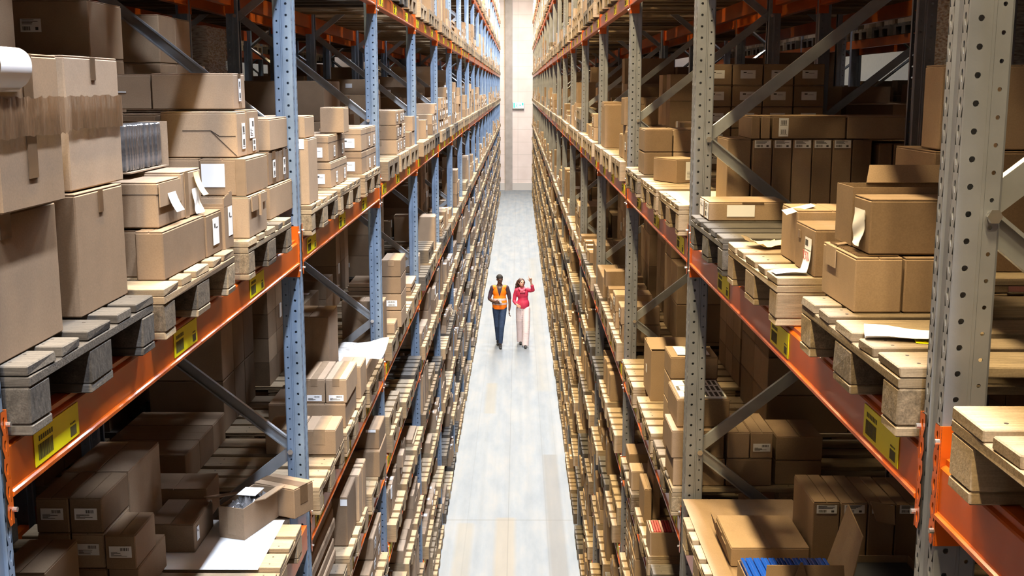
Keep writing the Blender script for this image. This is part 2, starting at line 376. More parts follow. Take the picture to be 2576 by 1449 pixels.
PN = ["near", "middle", "far"]
def layer_word(k, n):
    return "only layer" if n == 1 else "bottom layer" if k == 0 else "top layer" if k == n - 1 else ORD[k] + " layer"
def fill(row, s, bay, lv, slot, ax, y0, z, clear, rng, front_w, deep=1.1, exclude_front=0.0):
    """a load of cartons for one pallet; ax = front of the load, deep = depth available"""
    t = rng.random()
    W = .78; yb = y0 + .01
    used = 0.0
    if exclude_front == 0.0:
        if row > 1: t = .12 + .5 * t
        if t < .09: used = 0.0
        elif t < .46:
            h = rng.choice((.12, .14, .14, .16, .2)); ln = rng.choice((.19, .255, .255, .385)); dep = rng.choice((.25, .3, .38))
            ny = int(W / ln); mz = max(1, int(clear / h)); nz = rng.randint(1, min(mz, 4 if lv > 5 else 3))
            lab = rng.choice((0, 0, 1, 2)); gap = (W - ny * ln) / max(1, ny) * rng.random()
            for iy in range(ny):
                top = nz - (1 if (rng.random() < .35 and nz > 1) else 0)
                if rng.random() < .12: continue
                for iz in range(top):
                    add_box(row, s, bay, lv, slot, ax + rng.random() * .015, yb + iy * (ln + gap), z + iz * h, dep, ln, h, f"{layer_word(iz, nz)}, {ORD[iy]} along", front_w, lab=lab)
            used = dep + .03
        elif t < .66:
            h = min(clear, rng.choice((.26, .3, .34, .42, .6))); ln = rng.choice((.1, .13, .19, .25)); dep = rng.choice((.25, .35, .5))
            iy = 0; y = yb + rng.random() * .1
            while y + ln < y0 + .79:
                if rng.random() < .85: add_box(row, s, bay, lv, slot, ax + rng.random() * .03, y, z, dep, ln, h - rng.random() * .03, f"standing {ORD[iy]} along", front_w, lab=rng.choice((0, 0, 1)))
                y += ln + .003 + (rng.random() * .06 if rng.random() < .2 else 0); iy += 1
            used = dep + .04
        elif t < .78:
            h = rng.choice((.12, .14, .18, .25)); ln = rng.choice((.2, .3)); dep = rng.choice((.2, .3))
            add_box(row, s, bay, lv, slot, ax + .04 + rng.random() * .05, yb + .05 + rng.random() * (W - ln - .12), z, dep, ln, min(h, clear), "alone in front", front_w, rot=(rng.random() - .5) * .3, lab=rng.choice((0, 1)))
            used = .46
        elif t < .86:
            n = rng.randint(2, max(2, min(8, int(clear / .04)))); ln = rng.choice((.5, .7)); k = rng.random() * (W - ln)
            for iz in range(n):
                add_box(row, s, bay, lv, slot, ax + rng.random() * .02, yb + k + rng.random() * .015, z + iz * .038, .6, ln - .02, .036, f"flat carton, {ORD[iz]} up", front_w, tape=0)
            used = .64
        elif t < .92 and clear > .32:
            n = rng.randint(1, 2)
            for k in range(n): add_pallet(row, s, bay, lv, slot, ax, y0, z + k * PAL_H + .002 * (k + 1), rng.randint(0, 3), 0, "", front_w, "on " + ("the shelf pallet" if k == 0 else "another"))
            return
        else:
            y = yb; iy = 0
            while y < y0 + .6:
                ln = .15 + rng.random() * .2; ln = min(ln, y0 + .79 - y); dep = .2 + rng.random() * .2; h = min(clear, .1 + rng.random() * .25)
                add_box(row, s, bay, lv, slot, ax + rng.random() * .05, y, z, dep, ln, h, f"odd size, {ORD[iy]} along", front_w, lab=rng.choice((0, 1, 2)))
                if rng.random() < .4 and h < clear * .5:
                    add_box(row, s, bay, lv, slot, ax + rng.random() * .03, y + .01, z + h, dep * .8, ln * .85, min(h * .8, clear - h), f"odd size, stacked {ORD[iy]} along", front_w, rot=(rng.random() - .5) * .15)
                y += ln + .01 + rng.random() * .05; iy += 1
            used = .47
    else: used = exclude_front
    # what stands behind
    if used < deep - .25 and rng.random() < .85:
        a0 = ax + max(used, .42) + rng.random() * .05; left = deep - (a0 - ax)
        if left > .22:
            h = rng.choice((.14, .16, .22, .3)); ln = rng.choice((.255, .38)); nz = max(1, min(int(clear / h), rng.randint(1, 5)))
            for iy in range(int(W / ln)):
                for iz in range(max(1, nz - rng.randint(0, 1))):
                    add_box(row, s, bay, lv, slot, a0, yb + iy * (ln + .004), z + iz * h, left - .01, ln, h, f"{layer_word(iz, nz + 9)}, rear {ORD[iy]} along", front_w * .25, lab=1 if rng.random() < .3 else 0, tape=0)

def clearance(lv):
    top = LEVELS[lv + 1] - BEAM_H if lv + 1 < len(LEVELS) else LEVELS[lv] + 1.1
    return top - LEVELS[lv] - PAL_H - .05

NB = len(POST_Y) - 1
def bay_slots(s, bay):
    y = POST_Y[bay] + .05
    if bay == 2: return [POST_Y[bay] + q for q in SLOT[s]]
    if bay == 3: return [5.42, 6.33, 7.36]
    g = (POST_Y[bay + 1] - POST_Y[bay] - .1 - 2.4) / 4
    return [y + g + k * (.8 + g) for k in range(3)]

# level-6 shelf and level-5 shelf loads near the camera are placed by hand; the rest is filled
HAND = {(-1, 2, 6): (0, 1, 2), (1, 2, 6): (0, 1, 2), (-1, 3, 6): (0, 1, 2), (1, 3, 6): (0, 1, 2), (-1, 2, 5): (0, 1, 2), (1, 2, 5): (0, 1, 2),
        (-1, 3, 5): (0, 1, 2), (1, 3, 5): (0, 1, 2), (1, 1, 6): (2,), (-1, 4, 5): (0, 1), (-1, 3, 4): (0, 1, 2), (1, 3, 4): (0, 1, 2)}
PKIND = {(-1, 2, 6): (1, 3, 2), (1, 2, 6): (2, 0, 1), (-1, 3, 6): (3, 0, 0), (1, 3, 6): (0, 0, 2), (-1, 2, 5): (2, 0, 0), (1, 2, 5): (2, 2, 0),
         (1, 1, 6): (0, 0, 0), (-1, 3, 5): (0, 0, 0), (1, 3, 5): (2, 0, 0), (-1, 3, 4): (2, 0, 0)}
for s in (-1, 1):
    ax0 = FACE[s] - .045
    for bay in range(0, NB):
        rng = random.Random(1000 + bay * 17 + s)
        for lv in range(len(LEVELS)):
            z = LEVELS[lv] + .0015
            for k, y0 in enumerate(bay_slots(s, bay)):
                kind = PKIND.get((s, bay, lv), (None,) * 3)[k]
                if kind is None: kind = rng.choice((0, 0, 1, 2, 3))
                out = (rng.random() - .5) * .02 if (s, bay, lv) not in HAND else 0
                add_pallet(1, s, bay, lv, k, ax0 + out, y0, z, kind, 0)
                hand = k in HAND.get((s, bay, lv), ())
                if hand and ((lv == 6 and s > 0) or (lv == 5 and bay == 2) or (lv == 5 and bay == 3 and s > 0 and k < 1)): continue
                fill(1, s, bay, lv, k, ax0 + .03, y0, z + PAL_H, clearance(lv), rng, 1.0, 1.1, .62 if hand else 0.0)
    # the rack standing back to back, and the one across the next aisle
    for bay in range(0, NB):
        rng = random.Random(5000 + bay * 13 + s)
        for lv in range(len(LEVELS)):
            if bay > 12 and lv < 4: continue
            for k, y0 in enumerate(bay_slots(-s, 5 if bay == 2 else bay) if bay != 2 else [POST_Y[2] + q for q in (.12, 1.1, 2.05)]):
                a = FACE[s] + 1.27; z = LEVELS[lv] + .0015
                add_pallet(2, s, bay, lv, k, a, y0, z, rng.randint(0, 3), 0, "", .2)
                if (s, bay, lv, k) in ((-1, 4, 6, 0), (1, 3, 6, 0)): continue
                fill(2, s, bay, lv, k, a + .03, y0, z + PAL_H, clearance(lv), rng, .2, 1.1)
    for bay in range(1, 12):
        rng = random.Random(9000 + bay * 13 + s)
        for lv in range(4, len(LEVELS)):
            for k, y0 in enumerate(bay_slots(-s, 5 if bay == 2 else bay) if bay != 2 else [POST_Y[2] + q for q in (.12, 1.1, 2.05)]):
                a = FACE[s] + 4.2; z = LEVELS[lv] + .0015
                add_pallet(3, s, bay, lv, k, a, y0, z, rng.randint(0, 3), 0, "", .05)
                fill(3, s, bay, lv, k, a + .03, y0, z + PAL_H, clearance(lv), rng, .05, 1.1)

# ------------------------------------------------------------------ uprights
def strip_with_holes(b, P0, dirU, dirN, w, z0, z1, pitch, prof, mi=0):
    """a vertical strip w wide with one hole per pitch; prof = hole outline (u, z) points, anticlockwise"""
    n = len(prof); cells = int((z1 - z0) / pitch + .5); pz = (z1 - z0) / cells
    for c in range(cells):
        zc = z0 + (c + .5) * pz; ring = []
        for (u, z) in prof:
            a = math.atan2(z, u); k = min((w / 2) / max(1e-9, abs(math.cos(a))), (pz / 2) / max(1e-9, abs(math.sin(a))))
            ring.append((k * math.cos(a), k * math.sin(a)))
        base = len(b.v)
        for (u, z) in ring + list(prof): 
            p = P0 + dirU * u; b.v.append((p.x, p.y, zc + z))
        for i in range(n):
            j = (i + 1) % n; b.f.append((base + i, base + j, base + n + j, base + n + i)); b.m.append(mi); b.t.append(.5)
        # the punched edge, 2 mm deep
        k = len(b.v)
        for (u, z) in prof:
            p = P0 + dirU * u - dirN * .0025; b.v.append((p.x, p.y, zc + z))
        for i in range(n):
            j = (i + 1) % n; b.f.append((base + n + i, base + n + j, k + j, k + i)); b.m.append(mi); b.t.append(.5)
def ring_pts(rx, rz, n, w, pz):
    """hole outline whose directions include the four cell corners"""
    ang = sorted([2 * math.pi * i / n for i in range(n)] + [s * math.atan2(pz, w) + o for s in (1, -1) for o in (0, math.pi)], key=lambda a: a % (2 * math.pi))
    out = []
    for a in ang:
        a %= 2 * math.pi
        if out and abs(out[-1] - a) < .05: continue
        out.append(a)
    return [(rx * math.cos(a), rz * math.sin(a)) for a in out]
def teardrop(w, pz):
    pts = ring_pts(.0045, .012, 8, w, pz)
    return [(u * (1.25 if z > 0 else .62), z) for u, z in pts]
V = Vector
def post_mesh(name, mat, detail, z1=TOPZ):
    """open steel section, 100 mm wide, front at x=0, body reaching to x=+0.085 (away from the aisle)"""
    b = MB(); W = .05
    def quad(a, c): b.poly([(a[0], a[1], 0), (c[0], c[1], 0), (c[0], c[1], z1), (a[0], a[1], z1)])
    for s in (-1, 1):
        if detail >= 2:
            strip_with_holes(b, V((0, s * .0345, 0)), V((0, -1, 0)), V((-1, 0, 0)), .027, 0, z1, .05, teardrop(.027, .05))
            strip_with_holes(b, V((.0225, s * W, 0)), V((1, 0, 0)), V((0, s, 0)), .041, 0, z1, .05, ring_pts(.0058, .0058, 10, .041, .05))
            strip_with_holes(b, V((.0665, s * .0425, 0)), V((1, 0, 0)), V((0, s, 0)), .027, .025, z1 - .025, .05, ring_pts(.0042, .0042, 8, .027, .05))
        elif detail == 1:
            quad((0, s * .048), (0, s * .021))
            strip_with_holes(b, V((.0225, s * W, 0)), V((1, 0, 0)), V((0, s, 0)), .041, 0, z1, .05, ring_pts(.006, .006, 6, .041, .05))
            quad((.053, s * .0425), (.080, s * .0425))
        else:
            quad((0, s * .048), (0, s * .021)); quad((0, s * W), (.043, s * W)); quad((.053, s * .0425), (.080, s * .0425))
        quad((0, s * .021), (.006, s * .016)); quad((0, s * .048), (.002, s * W))
        quad((.043, s * W), (.045, s * .0455)); quad((.045, s * .0455), (.051, s * .0455)); quad((.051, s * .0455), (.053, s * .0425))
        quad((.080, s * .0425), (.085, s * .039)); quad((.085, s * .039), (.085, s * .022))
    quad((.006, -.016), (.006, .016))
    return b.mesh(name, [mat])
def brace_mesh(span, rise, opened):
    """channel from (0,0,0) to (span,0,rise)"""
    L = math.hypot(span, rise); b = MB(); w, d, t = .026, .022, .0018
    f = -1 if opened else 1                              # open side towards -Y or away
    y = 0.009 if opened else -.009
    b.box(0, L, y - t / 2, y + t / 2, -w, w)
    b.box(0, L, *sorted((y, y + f * d)), -w, -w + t); b.box(0, L, *sorted((y, y + f * d)), w - t, w)
    b.box(0, L, *sorted((y + f * d, y + f * (d - t))), -w, -w + .007); b.box(0, L, *sorted((y + f * d, y + f * (d - t))), w - .007, w)
    a = math.atan2(rise, span); c, s_ = math.cos(a), math.sin(a)
    b.v = [(x * c - z * s_, y_, x * s_ + z * c) for x, y_, z in b.v]
    return b.mesh("brace_channel", [M["brace"]], fix=True)
FR = {}
for s in (-1, 1):
    mt = M["post_left"] if s < 0 else M["post_right"]
    for d in (0, 1, 2): FR[(s, "post", d)] = post_mesh("post_section", mt, d)
    for up in (0, 1):
        for op in (0, 1): FR[(s, "brace", up, op)] = brace_mesh(.93, .74 if up else -.74, op)
b = MB(); b.box(-.03, .13, -.07, .07, 0, .008, 0)
for x in (-.015, .115):
    for y in (-.055, .055): b.tube((x, y, .008), (x, y, .03), .009, 8, 0)
FOOT = b.mesh("foot_plate", [M["zinc"]])
b = MB(); b.tube((0, -.058, 0), (0, .058, 0), .008, 10); b.tube((0, -.064, 0), (0, -.056, 0), .014, 6); b.tube((0, .056, 0), (0, .064, 0), .014, 6)
BOLT = b.mesh("bolt", [M["zinc"]])
NODES = [.45 + .74 * k for k in range(14)]      # 4.15 and 5.63 are front nodes
for i in range(len(NODES)): NODES[i] = 4.15 + .74 * (i - 5)
def frame(row, s, face, y, i, detail, label, group=None):
    root = thing("upright_frame", label, "rack upright", (s * face, y, 0), 0 if s > 0 else math.pi, group)
    # in the frame's own axes x grows away from the aisle on both sides
    pm = FR[(s, "post", detail)]
    link_obj("post", pm, root, (0, 0, .008)); link_obj("post", pm, root, (DEPTH, 0, .008), (0, 0, math.pi))
    for x, r in ((0, 0), (DEPTH, math.pi)): link_obj("foot_plate", FOOT, root, (x, 0, 0), (0, 0, r))
    for k in range(len(NODES) - 1):
        front_low = (k - 5) % 2 == 0
        op = 1 if ((front_low and s < 0) or (not front_low and s > 0)) else 0
        if s < 0: op = op                                   # turned round: the open side still shows towards the camera
        if front_low: link_obj("brace", FR[(s, "brace", 1, op if s > 0 else 1 - op)], root, (.07, 0, NODES[k] + .012))
        else: link_obj("brace", FR[(s, "brace", 0, op if s > 0 else 1 - op)], root, (.07, 0, NODES[k + 1] - .012))
    if detail == 2:
        for k in range(len(NODES)):
            if NODES[k] > 2: link_obj("bolt", BOLT, root, (.0665 if (k - 5) % 2 == 0 else DEPTH - .0665, 0, NODES[k]))
    return root
FARM = {}
def far_frame_mesh(s):
    b = MB(); mt = M["post_left"] if s < 0 else M["post_right"]
    for x, q in ((0, 1), (DEPTH, -1)):
        b.box(*sorted((x, x + q * .045)), -.05, .05, 0, TOPZ); b.box(*sorted((x + q * .045, x + q * .085)), -.0425, .0425, 0, TOPZ)
    for k in range(len(NODES) - 1):
        fl = (k - 5) % 2 == 0; z0, z1 = (NODES[k], NODES[k + 1]) if fl else (NODES[k + 1], NODES[k])
        b.tube((.07, 0, z0), (1.0, 0, z1), .022, 4, 1)
    b.box(-.03, .13, -.07, .07, 0, .008, 2)
    return b.mesh("far_upright", [mt, M["brace"], M["zinc"]])
for s in (-1, 1): FARM[s] = far_frame_mesh(s)
col = {-1: "blue-grey", 1: "grey"}
for s in (-1, 1):
    for i, y in enumerate(POST_Y):
        if i == 0: continue
        where = "just behind the camera" if i == 1 else f"{bay_word(i) if i == 2 else ORD[i - 2]} along the aisle"
        d = 2 if i <= 4 else 1 if i <= 8 else 0
        if i <= 9: frame(1, s, FACE[s], y, i, d, f"{col[s]} perforated upright frame with diagonal braces, {side_word(s)} rack, {where}")
        else:
            o = link_obj("upright_frame", FARM[s], None, (s * FACE[s], y, 0), (0, 0, 0 if s > 0 else math.pi))
            tag(o, f"{col[s]} perforated upright frame with diagonal braces, {side_word(s)} rack, {where}", "rack upright")
        yb = y if i != 2 else y + .02
        f2 = FACE[s] + 1.345
        if i <= 5: frame(2, s, f2, yb, i, 1, f"shaded upright frame of the rack behind the {side_word(s)} rack, {where}")
        else:
            o = link_obj("upright_frame", FARM[s], None, (s * f2, yb, 0), (0, 0, 0 if s > 0 else math.pi))
            tag(o, f"shaded upright frame of the rack behind the {side_word(s)} rack, {where}", "rack upright")
        if i <= 12:
            o = link_obj("upright_frame", FARM[s], None, (s * (FACE[s] + 4.245), yb, 0), (0, 0, 0 if s > 0 else math.pi))
            tag(o, f"distant upright frame across the next aisle beyond the {side_word(s)} racks, {where}", "rack upright")

# ------------------------------------------------------------------ beams
def beam_mesh(L, simple=False):
    """length along Y, face towards -x at x=0, top at z=0"""
    H = -BEAM_H
    pr = [(.014, 0), (.010, -.0015), (.010, -.013), (.003, -.016), (0, -.019), (0, H + .016), (-.002, H + .013), (-.007, H + .010), (-.007, H + .002), (-.005, H), (.042, H), (.045, H + .003), (.045, -.002), (.043, 0)]
    if simple: pr = [(.01, 0), (.01, -.014), (0, -.017), (0, H + .013), (-.006, H + .01), (-.006, H), (.045, H), (.045, 0)]
    b = MB(); n = len(pr)
    for y in (-L / 2, L / 2):
        for x, z in pr: b.v.append((x, y, z))
    for i in range(n):
        j = (i + 1) % n; b.f.append((i, j, n + j, n + i)); b.m.append(0); b.t.append(.5)
    b.f.append(tuple(range(n))[::-1]); b.f.append(tuple(range(n, 2 * n))); b.m += [0, 0]; b.t += [.5, .5]
    return b.mesh("beam_profile", [M["orange"]], fix=True)
def connector_mesh(sy, detail):
    """end plate at the +Y (sy=1) or -Y end; y=0 is the side of the upright, the beam lies towards -sy"""
    b = MB(); z0, z1 = -BEAM_H - .055, .062
    b.box(-.0045, .062, *sorted((-sy * .001, -sy * .005)), z0, z1)            # plate along the upright's side
    if detail:
        k = MB(); strip_with_holes(k, V((-.0045, 0, 0)), V((0, -1, 0)), V((-1, 0, 0)), .030, z0, z1, .0475, teardrop(.030, .05))
        n0 = len(b.v); b.v += [(x, y + sy * .010, z) for x, y, z in k.v]; b.f += [tuple(n0 + i for i in f) for f in k.f]; b.m += k.m; b.t += k.t
        b.box(-.0025, -.0015, *sorted((-sy * .005, sy * .025)), z0, z1, 1)
    else: b.box(-.0045, -.0015, *sorted((-sy * .005, sy * .025)), z0, z1)
    return b.mesh("connector_plate", [M["orange"], M["dark"], M["zinc"]])
def location_mesh():
    b = MB(); w, h = .245, .076
    b.box(-w / 2, w / 2, -.0012, 0, -h / 2, h / 2, 0)
    rr = random.Random(4); x = -.105
    while x < -.03:
        q = rr.choice((.0015, .0025, .004)); b.box(x, x + q, -.0018, -.0012, -.028, .006, 1); x += q + rr.choice((.0014, .0022))
    for k in range(7): b.box(-.1 + k * .011, -.093 + k * .011, -.0018, -.0012, .013, .024, 1)
    b.box(.07, .105, -.0018, -.0012, -.03, -.008, 1)
    for k in range(4): b.box(.072 + .008 * k, .077 + .008 * k, -.0018, -.0012, -.003, .001, 1)
    return b.mesh("location_card", [M["yellow"], M["ink_olive"]])
LOC = location_mesh(); CON = {(sy, d): connector_mesh(sy, d) for sy in (-1, 1) for d in (0, 1)}
b = MB(); b.tube((-.013, 0, 0), (-.004, 0, 0), .0055, 8); PIN = b.mesh('locking_pin', [M['zinc']])
BM = {}
for s in (-1, 1):
    for row, f0 in ((1, FACE[s]), (2, FACE[s] + 1.345), (3, FACE[s] + 4.245)):
        for bay in range(1 if row < 3 else 2, NB if row < 3 else 11):
            if row == 2 and bay > 14: continue
            sh = .02 if (row > 1 and bay == 2) else 0
            y0 = POST_Y[bay] + .05 + sh; y1 = POST_Y[bay + 1] - .05
            for lv in range(1, len(LEVELS)):
                if row == 3 and lv < 4: continue
                for rear in (0, 1):
                    w = {1: 1.0, 2: .12, 3: .03}[row] * (.25 if rear else 1)
                    z = LEVELS[lv]; ax = f0 if not rear else f0 + DEPTH
                    sc = apparent(s * ax, max(1.6, y0 * .6 + y1 * .4), z, .9, w)
                    if row == 1 and not rear and lv == 6 and bay <= 3: sc = 99
                    beams.append(dict(row=row, s=s, bay=bay, lv=lv, rear=rear, y0=y0, y1=y1, ax=ax, z=z, sc=sc))
beams.sort(key=lambda r: -r["sc"])
far_beams = MB()
for n, r in enumerate(beams):
    L = r["y1"] - r["y0"] - .012; s = r["s"]; ym = (r["y0"] + r["y1"]) / 2
    face = s if not r["rear"] else -s                      # direction pointing away from the viewer of that face
    if n < 300 and r["sc"] > 0:
        det = n < 26
        rz = 0 if face > 0 else math.pi
        what = "orange rack crossbeam" + (" with yellow location cards" if (det and not r["rear"]) else "")
        rack = {1: f"{side_word(s)} rack", 2: f"rack behind the {side_word(s)} rack", 3: f"rack across the aisle beyond the {side_word(s)} racks"}[r["row"]]
        o = thing("rack_crossbeam", f"{what}, {rack}, {level_word(r['lv'])}, {bay_word(r['bay'])} bay{', rear' if r['rear'] else ''}", "beam", (s * r["ax"], ym, r["z"]), rz)
        key = (round(L, 3), det)
        if key not in BM: BM[key] = beam_mesh(L, not det)
        link_obj("beam", BM[key], o)
        for sy in (-1, 1):
            cn = link_obj("connector", CON[(sy, 1 if det else 0)], o, (0, sy * (L / 2 + .006), 0))
            if det:
                for zz in (-BEAM_H - .025, .032): link_obj("locking_pin", PIN, cn, (0, -sy * .002, zz))
        if not r["rear"] and n < 110 and r["row"] == 1:
            for k, q in enumerate((.30, 1.30, 2.28)):
                yy = r["y0"] - .05 + q - ym
                link_obj("location_card", LOC, o, (-.0008, yy * (1 if rz == 0 else -1), -.062), (0, 0, -math.pi / 2))
    else:
        a0, a1 = (r["ax"], r["ax"] + .045) if not r["rear"] else (r["ax"] - .045, r["ax"])
        far_beams.box(*sorted((s * a0, s * a1)), r["y0"] + .004, r["y1"] - .004, r["z"] - BEAM_H, r["z"])
o = link_obj("crossbeams", far_beams.mesh("crossbeams", [M["orange"]])); tag(o, "remaining orange crossbeams far along and above the racks", "beams", None, "stuff")

# ------------------------------------------------------------------ pallets
pallets.sort(key=lambda r: -r["sc"])
far_p = MB()
for n, r in enumerate(pallets):
    s = r["s"]; rz = math.pi if s < 0 else 0.0
    if n < 300 and r["sc"] > 0:
        rack = {1: f"{side_word(s)} rack", 2: f"rack behind the {side_word(s)}", 3: f"far rack beyond {side_word(s)}"}[r["row"]]
        lab = f"{PTONE[r['kind']]} pallet, {rack}, {level_word(r['lv'])}, {bay_word(r['bay'])} bay, {PN[r['slot']]}"
        if r["stack"]: lab += " stack " + r["stack"].replace("the shelf pallet", "pallet").replace("on another", "topmost")
        if n < 46:
            o = thing("wooden_pallet", lab, "pallet", (r["cx"], r["cy"], r["z"]), rz + r["rot"])
            for nm, me in PTEMPL[r["kind"]]: link_obj(nm, me, o)
        else:
            o = link_obj("wooden_pallet", PSINGLE[r["kind"]], None, (r["cx"], r["cy"], r["z"]), (0, 0, rz)); tag(o, lab, "pallet")
    else:
        pallet_boxes(far_p, r["cx"], r["cy"], r["z"], rz, 0, {0: .8, 1: .1, 2: .4, 3: .9}[r["kind"]])
o = link_obj("pallets", far_p.mesh("pallets", [M["wood_all"]], tone=True)); tag(o, "remaining wooden pallets far along and above in the racks", "pallets", None, "stuff")

# ------------------------------------------------------------------ loads placed by hand
Z6 = LEVELS[6] + .0015 + PAL_H; Z5 = LEVELS[5] + .0015 + PAL_H; Z4 = LEVELS[4] + .0015 + PAL_H
HN = [0]
def H(s, ax, y, z, dep, ln, h, label, **k):
    HN[0] += 1
    kw = dict(tape=False); kw.update({q: k[q] for q in k if q not in ("near", "aisle")})
    o = make_box("cardboard_box", label, s * (ax + dep / 2), y + ln / 2, z, dep, ln, h, **kw)
    for (a, zz, w, hh, st) in k.get("near", ()): put_label(o, "near", a * -s if s < 0 else a, zz, w, hh, st, (dep, ln), s, HN[0])
    for (a, zz, w, hh, st) in k.get("aisle", ()): put_label(o, "aisle", a, zz, w, hh, st, (dep, ln), s, HN[0])
    return o
def hang(o, s, face, a, z, w, h, dims, bend=.04, twist=0, mat="paper", wave=0.0, name="hanging_paper", seed=1, printed=True):
    me = sheet_mesh(w, h, bend, twist, mat, wave, seed=seed)
    dx, dy = dims
    loc, rz = ((a, -dy / 2 - .002, z), 0) if face == "near" else ((-s * (dx / 2 + .002), a, z), -s * math.pi / 2)
    c = link_obj(name, me, o, loc, (0, 0, rz)); return c
def strip_tape(o, s, face, a, w, z0, z1, dims, mat="tape"):
    b = MB(); b.box(-w / 2, w / 2, -.0016, 0.001, z0, z1)
    dx, dy = dims
    loc, rz = ((a, -dy / 2, 0), 0) if face == "near" else ((-s * dx / 2, a, 0), -s * math.pi / 2)
    return link_obj("packing_tape", b.mesh("tape_tab", [M[mat]]), o, loc, (0, 0, rz))

L_ = -1
P6 = "left rack sixth shelf"
# near stack, left
o = H(L_, 1.03, 2.215, Z6, .40, .345, .300, "large plain brown box at the bottom of the nearest stack, left rack sixth shelf")
strip_tape(o, L_, "aisle", -.09, .05, .245, .297, (.40, .345))
o = H(L_, 1.045, 2.71, Z6, .40, .335, .299, "big brown box with short tape tab, under the boxes bound by brown tape, left")
strip_tape(o, L_, "aisle", .0, .028, .238, .2955, (.40, .335))
o = H(L_, 1.00, 2.228, Z6 + .3005, .40, .318, .315, "largest brown box atop the nearest stack with white curled sheet, left rack sixth shelf")
strip_tape(o, L_, "aisle", -.005, .045, .06, .3115, (.40, .318))
b = MB(); g = []
for j in range(15):
    t = j / 14; a = t * 3.4
    for i in range(5): g.append((-.07 + .035 * i, -.004 - .028 * math.sin(a) * (1 - .3 * t) , -.085 * t + (0.006 * math.sin(a * 2))))
for d in (0, .0008): b.v += [(x, y + d, z) for x, y, z in g]
for j in range(14):
    for i in range(4):
        k = j * 5 + i
        for off in (0, 75): b.f.append((off + k, off + k + 1, off + k + 6, off + k + 5)); b.m.append(0); b.t.append(.5)
me = b.mesh("curled_sheet", [M["paper"]]); smooth(me)
link_obj("curled_paper", me, o, (.2015, -.118, .322), (0, 0, math.pi / 2))
o = H(L_, 1.06, 2.735, Z6 + .3005, .40, .368, .322, "brown box bound by wrinkled brown tape, second from the aisle end, left rack sixth shelf")
strip_tape(o, L_, "aisle", .0, .028, .262, .3185, (.40, .368))
# wrinkled tape wound round the two upper boxes
def band(path, z0, z1, seed, amp, nseg=90, rows=9):
    rr = random.Random(seed); b = MB(); L = [0]
    for p, q in zip(path, path[1:]): L.append(L[-1] + math.dist(p, q))
    cols = []
    for i in range(nseg + 1):
        d = L[-1] * i / nseg; k = max(j for j in range(len(path) - 1) if L[j] <= d + 1e-9)
        t = (d - L[k]) / (L[k + 1] - L[k]); p = Vector(path[k]).lerp(Vector(path[k + 1]), min(1, t)); dr = (Vector(path[k + 1]) - Vector(path[k])).normalized()
        nrm = Vector((dr.y, -dr.x)); ph = rr.random() * amp; fold = rr.random() * amp
        cols.append((p, nrm, ph, fold, (rr.random() - .5) * .008, (rr.random() - .5) * .006))
    for j in range(rows + 1):
        v = j / rows
        for p, n, ph, fold, za, zb in cols:
            off = .002 + ph * (.35 + .65 * v) + fold * .4 * math.sin(v * 3.1)
            q = p + n * off; b.v.append((q.x, q.y, z0 + (z1 - z0) * v + za * (1 - v) + zb * v))
    m = nseg + 1
    for j in range(rows):
        for i in range(nseg): b.f.append((j * m + i, j * m + i + 1, (j + 1) * m + i + 1, (j + 1) * m + i)); b.m.append(0); b.t.append(.5)
    me = b.mesh("tape_band_skin", [M["film_brown"]]); smooth(me); return me
pth = [(-.9965, 2.12), (-.9965, 2.552), (-1.05, 2.72), (-1.0565, 2.735), (-1.0565, 3.106), (-1.08, 3.110), (-1.44, 3.110)]
o = link_obj("tape_band", band(pth, 5.762, 5.842, 3, .005)); tag(o, "wrinkled brown tape wound round the two upper boxes of the nearest left stack", "tape")

# second pallet, left
o = H(L_, 1.01, 3.252, Z6, .083, .44, .144, "long narrow box under two torn-open boxes, second pallet, left rack sixth shelf", seam="y")
H(L_, 1.10, 3.31, Z6, .30, .36, .140, "shaded box with white label beside the long narrow box, second pallet, left rack", near=[(-.11, .08, .03, .06, 1)])
o = H(L_, 1.037, 3.308, Z6 + .1445, .30, .2275, .135, "box with loose lid and white sheet hanging over its flap, second pallet, left", lidline=True)
hang(o, L_, "aisle", .0, .118, .08, .09, (.30, .2275), .02, .35)
b = MB(); b.box(-.105, .105, -.004, -.001, .06, .128); link_obj("torn_flap", b.mesh("flap_piece", [M["card"]]), o, (.1505, 0, 0), (0, 0, math.pi / 2))
o = H(L_, 1.036, 3.543, Z6 + .1445, .30, .225, .147, "box with yellow and white papers stuck on its torn front, second pallet, left")
hang(o, L_, "aisle", .045, .135, .06, .085, (.30, .225), .022, .35, "paper_warm", seed=2)
hang(o, L_, "aisle", .03, .085, .075, .085, (.30, .225), .012, .1, "paper", .004, seed=3)
strip_tape(o, L_, "aisle", -.06, .04, .0, .144, (.30, .225), "tape_pale")
o = H(L_, 1.007, 3.70, Z6, .17, .198, .142, "low box with creased white label facing the aisle, far end of second pallet, left")
put_label(o, "aisle", .015, .075, .075, .088, 4, (.17, .198), L_, 5)
# torn open box
o = link_obj("cardboard_box", open_box_mesh(.17, .115, .145), None, (-1.085, 3.962, Z6 + .0012)); tag(o, "small open box with ragged torn front panel, beyond the low labelled box, left", "box")
b = MB(); n = 12; rr = random.Random(5)
for i in range(n):
    y0, y1 = -.057 + .114 * i / n, -.057 + .114 * (i + 1) / n
    b.box(.081, .085, y0, y1, .144, .168 + .022 * (i / n) + rr.random() * .008)
link_obj("torn_edge", b.mesh("ragged_edge", [M["card"]]), o)
put_label(o, "aisle", .02, .09, .055, .10, 4, (.17, .115), L_, 6)
